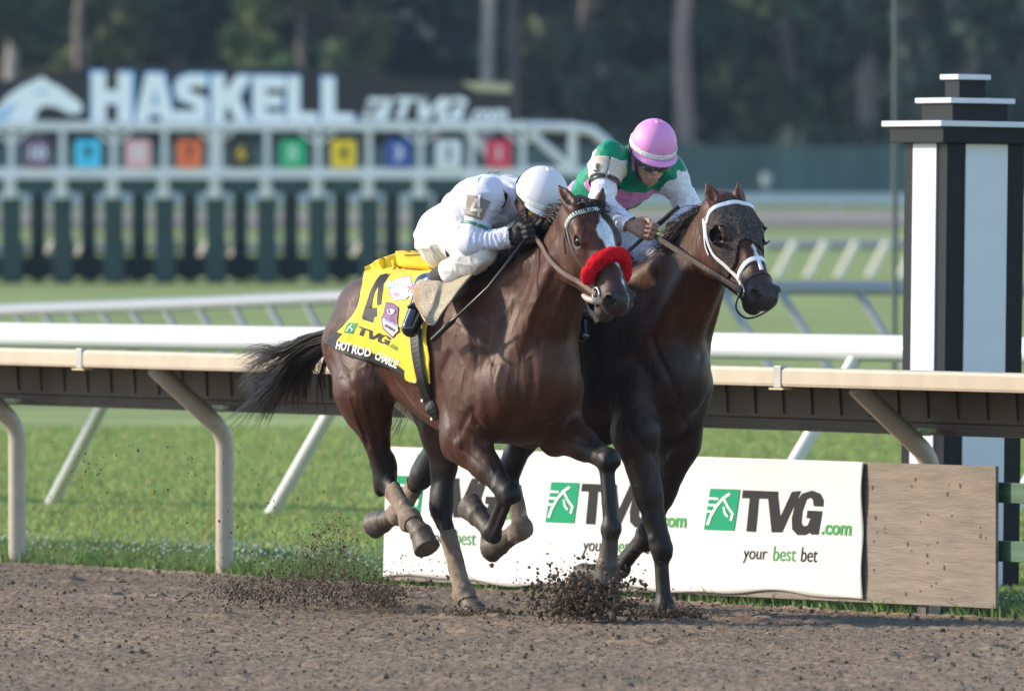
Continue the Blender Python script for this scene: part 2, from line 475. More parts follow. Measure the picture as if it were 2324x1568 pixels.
b = MB()
prof = [(0.43, 1.068), (0.0, 0.885), (-0.02, 0.865), (-0.02, 0.79), (-0.035, 0.775), (-0.035, 0.90), (0.0, 0.915), (0.43, 1.0715)]
prof = [(0.429, 1.045), (0.03, 1.025), (0.0, 0.99), (-0.008, 0.835), (-0.03, 0.825), (-0.03, 0.775), (-0.05, 0.775), (-0.05, 1.03), (0.03, 1.052), (0.429, 1.068)]
k = len(prof); vs = [rl(a, q, z) for a in (A0, A1) for q, z in prof]
b.add(vs, [(i, (i + 1) % k, k + (i + 1) % k, k + i) for i in range(k)] + [tuple(range(k)), tuple(range(k, 2 * k))])
for i in range(int((A1 - A0) / 0.225)):            # stiffening ribs under the cover
    a = A0 + 0.1 + i * 0.225
    b.prism([(0.0, 1.0), (-0.01, 0.85), (0.004, 0.85), (0.016, 1.0)], rl(a, 0, 0), (0, -1, 0), (0, 0, 1), (1, 0, 0), 0.012)
b.box(rl((A0 + A1) / 2, -0.022, 0.80), (A1 - A0, 0.022, 0.012))
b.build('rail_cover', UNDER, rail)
for i in range(-2, 6):
    pts = [rl(0, 0, -0.15), rl(0, 0, 0.3), rl(0, 0, 0.60)]
    for t in range(1, 7):
        an = R(54) * t / 6; rr = 0.16
        pts.append(rl(0, rr - rr * math.cos(an), 0.60 + rr * math.sin(an)))
    e = pts[-1]; pts.append(e + (rl(0, 0.405, 1.0) - e) * 0.97)
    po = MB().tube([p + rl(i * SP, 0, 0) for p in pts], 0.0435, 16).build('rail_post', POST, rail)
    MB().box(rl(i * SP + 0.05, 0.055, 0.80), (0.10, 0.03, 0.018)).box(rl(i * SP + 0.02, 0.045, 0.785), (0.03, 0.05, 0.02)).build('bracket', mat('bracket_green', (0.42, 0.5, 0.36), 0.4), po)
for x in (180, 965, 1765):
    a, z = on_plane(x, 812, 0.475)
    s = MB().box(rl(a, 0.462, 1.03), (0.055, 0.034, 0.096)).build('lip_joint', GREYM, rail, bevel=0.003)
    MB().box(rl(a, 0.46, 0.977), (0.11, 0.05, 0.008)).build('joint_plate', mat('brass_plate', (0.45, 0.36, 0.2), 0.5), s)

# ---- advert banner hung on a plywood board
QB = 0.065
PLY = mat('plywood', (0.165, 0.135, 0.108), 0.75, var=0.25, vscale=5, stretch=(1, 1, 9), bump=0.35, bscale=14, dirt=(0.12, 0.075, 0.05), dscale=7, damount=0.75, dthr=0.66)
def quad_on(px, q):
    return [on_plane(x, y, q) for x, y in px]
bq = quad_on([(874, 1312), (2262, 1377), (2257, 1058), (876, 1014)], QB)
board = railed(tag(empty('plywood_board', PA, HEAD), 'bare weathered plywood sheet with knots behind the white banner', 'board'))
a0 = bq[0][0]; a1 = (bq[1][0] + bq[2][0]) / 2
b = MB(); n = 40
vs = []
for i in range(n + 1):
    t = i / n
    for zb, zt in [(bq[0][1] * (1 - t) + bq[1][1] * t, bq[3][1] * (1 - t) + bq[2][1] * t)]:
        a = a0 + (a1 - a0) * t
        for q in (QB, QB - 0.016): vs += [rl(a, q, zb - 0.006), rl(a, q, zt)]
fs = []
for i in range(n):
    j = 4 * i
    fs += [(j, j + 4, j + 5, j + 1), (j + 2, j + 3, j + 7, j + 6), (j + 1, j + 5, j + 7, j + 3), (j, j + 2, j + 6, j + 4)]
fs += [(0, 1, 3, 2), (4 * n, 4 * n + 2, 4 * n + 3, 4 * n + 1)]
b.add(vs, fs); nf = len(b.f); rk = random.Random(5)
for i in range(30):                                        # knots and old screw holes
    t = rk.uniform(0.03, 0.97); x = 1972 + 278 * t; y = rk.uniform(1075, 1355) + 8 * t
    a, z = on_plane(x, y, QB); r = rk.choice([0.004, 0.005, 0.008])
    b.add([rl(a + r * math.cos(k) * 0.8, QB + 0.0025, z + r * math.sin(k) * (1.0 + rk.random() * .6)) for k in [j * 0.785 for j in range(8)]], [tuple(range(8))])
o = b.build('plywood_sheet', [PLY, mat('knot_brown', (0.085, 0.052, 0.035), 0.8)], board)
for f in o.data.polygons:
    if len(f.vertices) == 8: f.material_index = 1
for i in range(1, 4):
    MB().box(rl(i * SP + 0.0, 0.022, 0.05), (0.06, 0.05, 0.3)).build('stake', mat('dark_stake', (0.07, 0.06, 0.06), 0.6), board)

BAN = mat('banner_vinyl', (0.545, 0.53, 0.515), 0.45, var=0.03, vscale=2, bump=0.05, bscale=6, dirt=(0.2, 0.15, 0.12), dscale=60, damount=0.5, dthr=0.73)
banner = railed(tag(empty('advert_banner', PA, HEAD), 'long white vinyl advert banner with green and black logos below the rail', 'banner'))
QV = QB + 0.006
bb = quad_on([(872, 1309), (1961, 1356), (1963, 1048), (882, 1013)], QV)
def ban_pt(a, z, off=0.0):
    a = np.asarray(a); z = np.asarray(z)
    w = 0.010 * (noise2(a, z, 0.45, 31) - .3) + 0.006 * np.sin(a * 9 + z * 5) * np.clip((z - .35) * 2, 0, 1) + 0.012 * np.clip((a - (bb[1][0] - 0.12)) / 0.12, 0, 1) ** 2 * np.sin(z * 9) ** 2
    return np.stack([a, -(QV + 0.006 + w + off), z], -1)
na, nz = 150, 40
T, S_ = np.meshgrid(np.linspace(0, 1, na), np.linspace(0, 1, nz), indexing='ij')
T, S_ = T.ravel(), S_.ravel()
bil = lambda i: (bb[0][i] * (1 - T) + bb[1][i] * T) * (1 - S_) + (bb[3][i] * (1 - T) + bb[2][i] * T) * S_
Aq, Zq = bil(0), bil(1)
Zq = Zq + 0.006 * np.sin(T * 40) * (S_ < 0.02) + 0.012 * np.sin(T * 17) * (S_ < .03)
o = mesh_np('banner_sheet', ban_pt(Aq, Zq), grid_faces(na, nz), BAN, banner, smooth=True)
sol = o.modifiers.new('solid', 'SOLIDIFY'); sol.thickness = 0.002; sol.offset = -1
INK = mat('ink_black', (0.020, 0.0195, 0.021), 0.65, spec=0.12); GRN = mat('ink_green', (0.001, 0.235, 0.105), 0.6, spec=0.15); LGRN = mat('ink_light_green', (0.05, 0.27, 0.07), 0.6, spec=0.15)
WHT = mat('ink_white', (0.8, 0.79, 0.77), 0.5)
# logo drawn in photo pixels of its rightmost copy, then moved along the rail
def pxy(c): return np.array([on_plane(1534.3 + 0.5106 * x, 767.1 + 0.5106 * y, QV) for x, y in c])   # crop coords -> (a,z)
sq = [(160, 668), (292, 672), (267, 855), (133, 850)]
horse_neck = [(152, 826), (165, 790), (190, 745), (218, 712), (246, 692)]
def lay(polys, material, name, da, off, parent):
    V, F = poly_mesh(polys)
    P = pxy(V)
    return mesh_np(name, ban_pt(P[:, 0] + da, P[:, 1], off), np.array(F), material, parent)
def lay_text(s, x0, y0, x1, y1, hgt, material, name, da, shear=0.15, bold=0.0):
    """text from baseline point to baseline point (crop px), height in px"""
    V, F = text_mesh(s, 1.0, shear, bold)
    w = V[:, 0].max(); 
    X = x0 + (x1 - x0) * V[:, 0] / w; Y = y0 + (y1 - y0) * V[:, 0] / w - V[:, 1] * hgt
    P = pxy(np.stack([X, Y], -1))
    return mesh_np(name, ban_pt(P[:, 0] + da, P[:, 1], 0.003), np.array(F), material, banner)
ref = on_plane(1607, 1108, QV)[0]
for x in (1607, 1248, 898):
    da = on_plane(x, 1108 if x > 1500 else 1098, QV)[0] - ref
    g = lay([sq], GRN, 'logo_square', da, 0.003, banner)
    lay(stroke(horse_neck, 11) + stroke([(224, 718), (240, 750), (262, 780), (254, 808)], 9) + stroke([(222, 752), (226, 775), (238, 792)], 8) + [[(150, 706), (198, 709), (197, 718), (148, 716)], [(146, 735), (186, 738), (184, 747), (144, 744)], [(144, 764), (170, 766), (168, 775), (142, 773)]], WHT, 'logo_horse', da, 0.006, g)
    lay(tvg_letters(), INK, 'logo_letters', da, 0.003, banner)
    lay_text('.com', 650, 869, 785, 874, 88, LGRN, 'logo_ending', da, 0.12, 0.03)
    lay_text('your', 305, 980, 412, 983, 82, INK, 'slogan_word', da, 0.18)
    lay_text('best', 432, 988, 538, 991, 96, LGRN, 'slogan_word', da, 0.18)
    lay_text('bet', 556, 992, 634, 995, 96, INK, 'slogan_word', da, 0.18)

# ---- green slat fence to the right
GF = mat('fence_green', (0.045, 0.115, 0.065), 0.7, var=0.35, vscale=10, stretch=(.3, 1, 4))
fence = railed(tag(empty('slat_fence', PA, HEAD), 'dark green two plank fence at the right of the plywood', 'fence'))
for y0, y1 in ((1094, 1140), (1226, 1273)):
    (a, zt), (_, zb) = on_plane(2262, y0, 0.0), on_plane(2262, y1, 0.0)
    MB().box(rl(a + 3.0, 0, (zt + zb) / 2), (6.0, 0.03, zt - zb)).build('plank', GF, fence, bevel=0.003)
for k in range(3):
    MB().box(rl(a + 1.4 + 2 * k, -0.06, 0.28), (0.09, 0.088, 0.8)).build('fence_post', GF, fence)

# ---- finish post: black and white pillar with stepped cap
pb = ground(2139, 1292)
pil = tag(empty('finish_post', pb, R(27)), 'tall black square pillar with white panels and stepped white edged cap', 'pillar')
pil.rotation_euler = (R(0.0), R(0.75), R(27))
BLK = mat('post_black', (0.010, 0.011, 0.015), 0.4, var=0.1, spec=0.12); PWH = mat('panel_white', (0.53, 0.55, 0.59), 0.45, var=0.03)
pw = 0.43
def pbox(z0, z1, half, name, m, bev=0.004):
    return MB().box((pw / 2 , pw / 2, (z0 + z1) / 2), (2 * half, 2 * half, z1 - z0)).build(name, m, pil, bevel=bev)
S0 = 466.0
zz = lambda y: CAM_H + (400 - y) / S0
body_ = pbox(-0.25, zz(322), pw / 2, 'shaft', BLK)
band = pbox(zz(325), zz(288), pw / 2 + 0.055, 'cap_band', BLK)
pbox(zz(288), zz(275), pw / 2 + 0.085, 'cap_plate', PWH)
pbox(zz(275), zz(234), pw * 0.36, 'cap_neck', BLK); pbox(zz(234), zz(222), pw * 0.42, 'cap_plate', PWH)
pbox(zz(222), zz(180), pw * 0.17, 'cap_neck', BLK); pbox(zz(180), zz(168), pw * 0.215, 'cap_plate', PWH)
zb_, zt_ = -0.2, zz(326)
# panels sit 4 mm proud of each face: two narrow stiles stay black
for k in range(4):
    M = Matrix.Translation((pw / 2, pw / 2, 0)) @ Matrix.Rotation(k * math.pi / 2, 4, 'Z') @ Matrix.Translation((-pw / 2, -pw / 2, 0))
    m = MB().box((pw / 2 + 0.0, -0.002, (zb_ + zt_) / 2), (pw * 0.54, 0.012, zt_ - zb_))
    m.v = [tuple(M @ Vector(v)) for v in m.v]
    m.build('panel', PWH, pil)
# thin dark pole behind it
pp = at(2030, 700, 92)
MB().tube([(pp.x, 92, -0.1), (pp.x + 0.01, 92, 7.5)], 0.022, 10).build('thin_pole', mat('pole_green', (0.05, 0.075, 0.075), 0.5))
tag(bpy.data.objects['thin_pole'], 'slim dark pole rising out of frame left of the pillar', 'pole')

# ---- white turf rail behind
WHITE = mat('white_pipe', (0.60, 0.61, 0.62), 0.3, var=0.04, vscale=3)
Lp = at(0, 766, 67.2); Rp = at(2060, 798, 62.2); dv = (Rp - Lp).normalized()
trail = tag(empty('white_rail', Lp, 0), 'white tubular rail on slanted legs just beyond the near rail', 'rail')
MB().tube([dv * -14, dv * 24], 0.058, 20).build('rail_pipe', WHITE, trail)
MB().tube([dv * -14 + Vector((.07, .14, .035)), dv * 24 + Vector((.07, .14, .035))], 0.05, 16).build('rear_pipe', mat('white_dull', (0.62, 0.62, 0.60), 0.5), trail)
for x, y in ((-400, 1108), (120, 1135), (620, 1160), (1166, 1182), (1712, 1204), (2260, 1224)):
    f = ground(x, y, -0.04)
    t = (f.x - Lp.x) / dv.x; p = dv * t                       # matching rail point
    top = Vector(p) + NV * 0.0 + dv * 0.0
    # the head of the leg: same depth shift as the lean
    top = dv * (t + 0.80); 
    d_ = (top - (f - Lp)).normalized()
    MB().tube([f - Lp - d_ * 0.12, f - Lp, (f - Lp) * 0.02 + top * 0.98], 0.041, 16).build('leg', WHITE, trail)

# ---- far rails of the turf bend
SHADE = mat('far_rail_shaded', (0.23, 0.25, 0.28), 0.5)  # white rails; their shaded side is put into this blue-grey colour
pts = [at(-260, 722, 112), at(0, 706, 108), at(380, 692, 104), at(740, 677, 101), at(1150, 664, 99), at(1560, 655, 98), at(2050, 655, 99), at(2500, 660, 101)]
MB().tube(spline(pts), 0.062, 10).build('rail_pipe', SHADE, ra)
for x in (-30, 32, 95, 160, 228, 300, 376, 452, 530, 612, 695, 780, 870, 965, 1065, 1170, 1280, 1395, 1515, 1643, 1776, 1951, 2130):
    xs_ = [p for p in spline(pts, 400)]
    p = min(xs_, key=lambda w: abs(1162 + FP * w.x / w.y - x))
    ln = 0.19 if x > 1600 else 0.14
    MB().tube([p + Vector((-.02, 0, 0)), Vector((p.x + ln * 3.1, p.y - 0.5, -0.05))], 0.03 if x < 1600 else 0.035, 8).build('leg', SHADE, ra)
rb = tag(empty('infield_rail'), 'low pale rail with cream sunlit legs far behind at right', 'rail')
pb0, pb1 = at(-300, 566, 212), at(2700, 552, 208)
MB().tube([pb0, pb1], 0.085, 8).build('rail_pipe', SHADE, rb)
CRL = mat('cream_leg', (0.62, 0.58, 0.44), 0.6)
for k in range(34):
    x = 2013 - 70 * k + 140
    if x < -100: break
    p = at(x, 553, 208)
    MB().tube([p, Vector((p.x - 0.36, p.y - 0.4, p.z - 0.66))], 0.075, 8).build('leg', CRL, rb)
rc = tag(empty('backstretch_rail'), 'wide pale grey guard rail below the green screen far away', 'rail')
pc = at(1800, 452, 400)
MB().box((0, 400, pc.z), (90, 0.15, 0.36)).build('rail_board', mat('far_board', (0.44, 0.48, 0.52), 0.6), rc)
for k in range(-11, 12):
    MB().box((k * 3.8, 400.2, (pc.z + 0.5) / 2), (0.14, 0.12, pc.z - 0.5)).build('rail_post', mat('far_board', ()), rc)
# bands of far track
tag(MB().add([(-200, 332, float(gz(332)) + .01), (200, 332, float(gz(332)) + .01), (200, 352, float(gz(352)) + .01), (-200, 352, float(gz(352)) + .01)], [(0, 1, 2, 3)]).build('far_track', mat('far_dirt', (0.10, 0.078, 0.062), 0.95, var=0.2, vscale=0.2)), kind='structure')
tag(MB().add([(-200, 352, float(gz(352)) + .012), (200, 352, float(gz(352)) + .012), (200, 392, float(gz(392)) + .012), (-200, 392, float(gz(392)) + .012)], [(0, 1, 2, 3)]).build('far_road', mat('far_sand', (0.165, 0.15, 0.13), 0.95, var=0.2, vscale=0.2)), kind='structure')

# ---- teal screen fence in front of the wood
TEAL = mat('teal_screen', (0.050, 0.085, 0.088), 0.85, var=0.3, vscale=0.8, stretch=(1, 1, .3), bump=0.3, bscale=3)
scr = tag(empty('screen_fence', (0, 428, 0)), 'long dark teal screen fence in front of the trees', 'fence')
zt = CAM_H + (400 - 332) / (FP / 428)
b = MB()
for k in range(-16, 16):
    b.box((k * 2.8 + 1.4, 0.05 * math.sin(k * 5.1), (zt + 0.5) / 2 + 0.02 * math.sin(k * 3)), (2.79, 0.08, zt - 0.5))
b.build('screen_cloth', TEAL, scr)
for k in range(-16, 17): MB().box((k * 2.8, 0.2, zt / 2 + 0.2), (0.12, 0.14, zt)).build('screen_post', mat('screen_post', (0.05, 0.06, 0.06), 0.7), scr)
lb = at(1740, 412, 420)
bx = tag(empty('white_marker', (lb.x, 420, 0)), 'tiny pale marker post in front of the teal screen', 'marker')
MB().box((0, 0, lb.z / 2), (0.2, 0.2, lb.z)).build('marker_post', mat('marker_grey', (.17, .20, .21), .7), bx); MB().tube([(0, 0, lb.z - .1), (0, 0, lb.z + 0.3)], [.2, .14], 12).build('marker_cap', mat('marker_cap', (.26, .29, .30), .7), bx)
# ================================================================== STARTING GATE
GY = 205.0
def gp(x, y): p = at(x, y, GY); return p
GW = mat('gate_white', (0.72, 0.69, 0.68), 0.5, var=0.08, vscale=2); GG = mat('gate_green', (0.012, 0.040, 0.036), 0.55, var=0.25, vscale=1.5)
GD = mat('gate_pad', (0.02, 0.055, 0.055), 0.6, var=0.2, vscale=2)
g0 = gp(560, 640)
gate = tag(empty('starting_gate', (g0.x, GY, 0)), 'long white and dark green starting gate with ten numbered stalls', 'starting gate')
gs = FP / GY
def gl(x, y, dy=0.0): return Vector(((x - 560) / gs, dy, CAM_H + (400 - y) / gs))
px = [26 + 116 * k for k in range(-3, 11)]
m = MB()
for y0, y1, dy in ((276, 297, 0), (381, 406, 0)):
    c = (gl(-420, y0, dy) + gl(1190, y1, dy)) / 2
    m.box(c, ((1190 + 420) / gs, 0.24 if dy < 1 else .12, (y1 - y0) / gs))
m.tube([gl(1186, 286), gl(1300, 290), gl(1345, 298), gl(1375, 322), gl(1392, 352), gl(1396, 640)], 0.085, 8)
m.tube([gl(1186, 286, 2.4), gl(1300, 290, 2.4), gl(1345, 298, 2.4), gl(1375, 322, 2.4), gl(1392, 352, 2.4), gl(1396, 640, 2.4)], 0.085, 8)
for a, c in (((1190, 388), (1394, 392)), ((1200, 300), (1300, 386)), ((1300, 290), (1300, 400)), ((1060, 298), (1130, 374))): m.tube([gl(*a), gl(*c)], 0.075, 8)
m.build('gate_frame', GW, gate)
for k, x in enumerate(px):
    w = 13 if k != 7 else 30
    p = MB().box((gl(x - w / 2, 298) + gl(x + w / 2, 381)) / 2, (w / gs, 0.16, 83 / gs))
    if k % 2: p.tube([gl(x - 40, 298), gl(x, 330)], 0.04, 6).tube([gl(x + 40, 298), gl(x, 330)], 0.04, 6)
    p.build('upright', GW, gate)
    # stall divider: padded front column, rear column, panel between
    q = MB().box((gl(x - 23, 446) + gl(x + 23, 642)) / 2, (46 / gs, 0.22, 196 / gs))
    q.box((gl(x + 30, 436, 2.4) + gl(x + 66, 642, 2.4)) / 2, (36 / gs, 0.2, 206 / gs))
    q.box((gl(x + 6, 545, 1.2) + gl(x + 18, 640, 1.2)) / 2, (0.1, 2.3, 95 / gs))
    q.build('divider', GG, gate, bevel=0.03)
    bm_ = MB()
    bm_.tube([gl(x - 2, 428, -.14), gl(x - 2, 450, -.14)], [0.15, 0.12], 14)
    bm_.tube([gl(x - 2, 400, -.12), gl(x - 2, 432, -.12)], [.16, .06], 10)
    bm_.build('post_pad', GW, gate)
    if k < len(px) - 1:
        n = 14
        top = [(x + 116 * i / n, 404) for i in range(n + 1)]
        bot = [(x + 116 * i / n, 404 + 38 - 18 * abs(2 * i / n - 1) ** 2.5 ) for i in range(n + 1)][::-1]
        h = MB(); h.prism([((a - 560) / gs, CAM_H + (400 - b) / gs) for a, b in top + bot], (0, -0.06, 0), (1, 0, 0), (0, 0, 1), (0, 1, 0), 0.2)
        h.build('header_pad', GD, gate)
        d = MB().box((gl(x + 22, 580, 1.6) + gl(x + 102, 634, 1.6)) / 2, (86 / gs, 0.12, 50 / gs))
        d.build('tail_door', GD, gate)
plates = [(84, (0.20, 0.08, 0.17), '10', (.8, .8, .8)), (200, (0.07, 0.62, 0.90), '9', (.02, .02, .02)), (314, (0.92, 0.46, 0.46), '8', (.75, .75, .75)), (430, (0.98, 0.17, 0.045), '7', (.04, .02, .02)), (548, (0.02, 0.02, 0.02), '6', (.75, .48, .02)),
          (665, (0.0, 0.46, 0.17), '5', (.7, .8, .7)), (780, (0.97, 0.62, 0.015), '4', (.03, .03, .02)), (905, (0.035, 0.07, 0.36), '3', (.75, .75, .8)), (1018, (0.85, 0.83, 0.83), '2', (.1, .1, .1)), (1132, (0.75, 0.03, 0.07), '1', (.8, .75, .75))]
for x, c, s, ink in plates:
    hw = 28
    p = MB().box((gl(x - hw, 318, -.16) + gl(x + hw, 381, -.16)) / 2, (2 * hw / gs, 0.05, 63 / gs)).build('number_plate', mat('plate_' + s, c, 0.5), gate, bevel=0.02)
    V, F = text_mesh(s, 0.34, 0, 0.012, align='CENTER')
    if s == '6': pass
    c0 = gl(x, 362, -.19)
    mesh_np('number', np.stack([V[:, 0] + c0.x, np.full(len(V), c0.y), V[:, 1] + c0.z], -1), np.array(F), mat('plate_ink_' + s, ink, 0.5), p)

# ---- sign on top of the gate
sign = tag(empty('gate_sign', (g0.x, GY, 0)), 'black sign with big white letters and a white horse head above the gate', 'sign')
SBK = mat('sign_black', (0.022, 0.018, 0.022), 0.6, var=0.1, vscale=1); SWH = mat('sign_white', (0.96, 0.93, 0.94), 0.5); SBL = mat('sign_blue', (0.05, 0.30, 0.66), 0.5)
def sgn(polys, m, name, dy, parent=None, depth=0.02):
    b = MB()
    for p in polys: b.prism([((a - 560) / gs, CAM_H + (400 - c) / gs) for a, c in p], (0, dy, 0), (1, 0, 0), (0, 0, 1), (0, 1, 0), depth)
    return b.build(name, m, parent or sign)
sgn([[(-420, 190), (-60, 190), (60, 178), (200, 152), (400, 150), (640, 153), (800, 164), (960, 180), (1060, 188), (1165, 192), (1165, 284), (-420, 284)]], SBK, 'sign_board', 0.0, depth=0.12)
sgn([[(1045, 186), (1160, 190), (1160, 212), (1080, 208)]], mat('sign_cream', (0.50, 0.40, 0.24), 0.6), 'cream_corner', -0.03)
def slant(x, y): return (x, y + (x - 208) * 0.022)
U = 100.0
def letters(w, spec, x0):
    return [[slant(x0 + a * w, 276 - b * 112) for a, b in p] for p in spec]
Lt = {
 'H': [[(0, 0), (.36, 0), (.36, .36), (.64, .36), (.64, 0), (1, 0), (1, 1), (.64, 1), (.64, .64), (.36, .64), (.36, 1), (0, 1)]],
 'A': [[(0, 0), (.33, 0), (.37, .17), (.63, .17), (.67, 0), (1, 0), (.72, 1), (.28, 1)]],
 'S': [[(0, .02), (.6, 0), (.95, .1), (1, .35), (.9, .55), (.45, .65), (.45, .75), (.95, .75), (.95, 1), (.4, 1), (.08, .9), (0, .68), (.1, .48), (.58, .36), (.58, .25), (0, .27)]],
 'K': [[(0, 0), (.34, 0), (.34, .3), (.42, .38), (.62, 0), (1, 0), (.68, .56), (1, 1), (.62, 1), (.34, .66), (.34, 1), (0, 1)]],
 'E': [[(0, 0), (1, 0), (1, .26), (.4, .26), (.4, .38), (.9, .38), (.9, .62), (.4, .62), (.4, .74), (1, .74), (1, 1), (0, 1)]],
 'L': [[(0, 0), (1, 0), (1, .28), (.42, .28), (.42, 1), (0, 1)]]}
for ch, x0, x1 in (('H', 208, 300), ('A', 306, 398), ('S', 396, 474), ('K', 480, 572), ('E', 574, 648), ('L', 652, 722), ('L', 730, 803)):
    ps = letters(x1 - x0, Lt[ch], x0)
    pb_ = [[((a - (x0 + x1) / 2) * 1.13 + (x0 + x1) / 2 + 2, (c - 222) * 1.11 + 222 + 2) for a, c in p] for p in ps]
    s_ = sgn(pb_, SBL, 'letter_outline', -0.035)
    sgn(ps, SWH, 'letter', -0.06, s_)
    if ch == 'A': sgn([[slant(x0 + a * (x1 - x0), 276 - b * 112) for a, b in [(.43, .36), (.57, .36), (.5, .68)]]], SBL, 'letter_counter', -0.07, s_)
hd = [(-60, 284), (-30, 262), (0, 240), (18, 218), (50, 196), (86, 180), (96, 174), (108, 184), (140, 200), (160, 216), (182, 232), (188, 246), (184, 256), (170, 260), (156, 258), (134, 246), (110, 240), (92, 244), (84, 256), (80, 272), (60, 284)]
h_ = sgn([hd], SWH, 'horse_emblem', -0.04)
sgn([[(-60, 278), (-20, 262), (20, 240), (40, 228), (30, 250), (10, 284), (-60, 284)], [(70, 208), (100, 204), (118, 210), (92, 214)]], mat('sign_pale_blue', (0.42, 0.62, 0.80), .5), 'emblem_shade', -0.055, h_)
sgn([[(893 + (x - 300) / 358 * 165 + (775 - y) / 200 * 10, 274 - (872 - y) / 197 * 54) for x, y in p] for p in tvg_letters()], SWH, 'small_lettering', -0.03)
V, F = text_mesh('.com', 1.0, 0.2, 0.04); mx = V[:, 0].max()
mesh_np('small_lettering', np.array([gl(1060 + a / mx * 92, 279 - b * 60, -0.03) for a, b in V]), np.array(F), SWH, sign)
sgn([[(838, 222), (893, 224), (878, 274), (820, 272)]], SWH, 'small_logo', -0.03)
sgn([[(832, 236), (862, 237), (860, 243), (830, 242)], [(828, 250), (852, 251), (850, 257), (826, 256)]] + stroke([(840, 268), (852, 246), (872, 234)], 5), SBK, 'small_logo_mark', -0.05)

# ================================================================== TREES
LEAF = mat('leaf', (0.05, 0.08, 0.03), 0.7, attr=True, spec=0.25, trans=0.25)
BARK = mat('bark', (0.20, 0.155, 0.135), 0.9, var=0.3, vscale=1.2, stretch=(1, 1, .2), bump=0.4, bscale=4)
BARKL = mat('bark_pale', (0.34, 0.29, 0.27), 0.9, var=0.25, vscale=1.2, stretch=(1, 1, .2), bump=0.4, bscale=4)
def crown_mesh(name, clusters, n, size, base, seed, flat=1.0):
    rg = np.random.default_rng(seed)
    C = np.array([c[:3] for c in clusters]); Rr = np.array([c[3] for c in clusters])
    w = Rr ** 2.2; idx = rg.choice(len(C), n, p=w / w.sum())
    d = rg.normal(0, 1, (n, 3)); d /= np.linalg.norm(d, axis=1, keepdims=True)
    rad = Rr[idx] * rg.uniform(0.45, 1.08, n) ** 0.6
    P = C[idx] + d * rad[:, None] * np.array([1, 1, flat])
    u = rg.normal(0, 1, (n, 3)); u /= np.linalg.norm(u, axis=1, keepdims=True)
    v = np.cross(u, rg.normal(0, 1, (n, 3))); v /= np.linalg.norm(v, axis=1, keepdims=True)
    s = size * rg.uniform(0.6, 1.4, n)[:, None]
    V = np.stack([P - u * s - v * s * .5, P + u * s - v * s * .5, P + u * s * .7 + v * s * .6, P - u * s * .8 + v * s * .7], 1).reshape(-1, 3)
    tone = rg.uniform(0.45, 1.7, len(C))[idx]; hue = rg.normal(0, 0.12, (len(C), 3))[idx]
    cc = np.asarray(base)[None] * tone[:, None] * (1 + hue) * (1 + 0.2 * rg.normal(0, 1, (n, 1)))
    me_o = mesh_np(name, V, np.arange(n * 4).reshape(n, 4), LEAF, None, colors=np.repeat(cc.clip(0.004, 1), 4, 0))
    return me_o
def clusters(seed, h0, h1, r, n, shape):
    rg = random.Random(seed); out = []
    for i in range(n):
        t = rg.random(); z = h0 + (h1 - h0) * t
        if shape == 'round': rr = r * math.sqrt(max(0.08, 1 - (2 * t - 0.9) ** 2))
        elif shape == 'cone': rr = r * (1.05 - t)
        else: rr = r
        a = rg.uniform(0, 6.28); k = rr * math.sqrt(rg.random())
        out.append((k * math.cos(a), k * math.sin(a), z, rg.uniform(0.5, 1.25) * (0.16 * r + 0.5)))
    return out
def tree_parts(name, label, group, x, Yd, trunk_r, h, h0, h1, r, n, shape, base, seed, bark, leaf=0.26, nl=3200):
    z0 = float(gz(Yd))
    root = tag(empty(name, (x, Yd, z0)), label, 'tree', group)
    rg = random.Random(seed); m = MB()
    bend = [rg.uniform(-.25, .25) for _ in range(6)]
    tp = [(bend[i] * (i > 0) * .8, 0, h * i / 5 - 0.3 * (i == 0)) for i in range(6)]
    m.tube(tp, [trunk_r * (1.15, 1, .93, .85, .7, .4)[i] for i in range(6)], 12)
    for k in range(7):
        z = h0 + (h1 - h0) * rg.uniform(0, .7); a = rg.uniform(0, 6.28); l = r * rg.uniform(.5, .9)
        m.tube([(0, 0, z), (l * .5 * math.cos(a), l * .5 * math.sin(a), z + l * .25), (l * math.cos(a), l * math.sin(a), z + l * .4)], [trunk_r * .35, trunk_r * .22, trunk_r * .08], 6)
    m.build('trunk', bark, root)
    c = crown_mesh('crown', clusters(seed, h0, h1, r, n, shape), nl, leaf, base, seed); c.parent = root
    return root
def copy_tree(o, parent=None):
    c = o.copy(); col.objects.link(c)
    if parent is not None: c.parent = parent
    for ch in list(o.children): copy_tree(ch, c)
    return c
def wx(x, Yd): return (x - 1162) / FP * Yd
GRP = 'trees at the edge of the wood'
DKG = (0.042, 0.062, 0.032); OLV = (0.075, 0.092, 0.040); GRY = (0.070, 0.092, 0.064)
tree_parts('oak_tree', 'tree with a thick pale grey trunk at the far left edge', GRP, wx(33, 436), 436, 0.27, 13, 7, 15, 3.6, 26, 'round', DKG, 41, BARKL)
tree_parts('oak_tree', 'dark olive leafy tree behind the white horse head sign', GRP, wx(185, 446), 446, 0.22, 12, 1.2, 13, 3.4, 34, 'round', OLV, 42, BARK)
tree_parts('oak_tree', 'dark tree behind the first big letters of the gate sign', GRP, wx(420, 450), 450, 0.25, 12, 1.5, 14, 3.6, 34, 'round', DKG, 43, BARK)
tree_parts('oak_tree', 'lighter yellow green branching tree above the middle of the gate sign', GRP, wx(690, 440), 440, 0.2, 10, 3.0, 11, 2.9, 26, 'round', (0.10, 0.125, 0.050), 44, BARK)
tree_parts('pine_tree', 'tree with a dim slender trunk above the last letters of the gate sign', GRP, wx(820, 441), 441, 0.18, 14, 8.4, 16, 2.6, 20, 'round', DKG, 45, BARK)
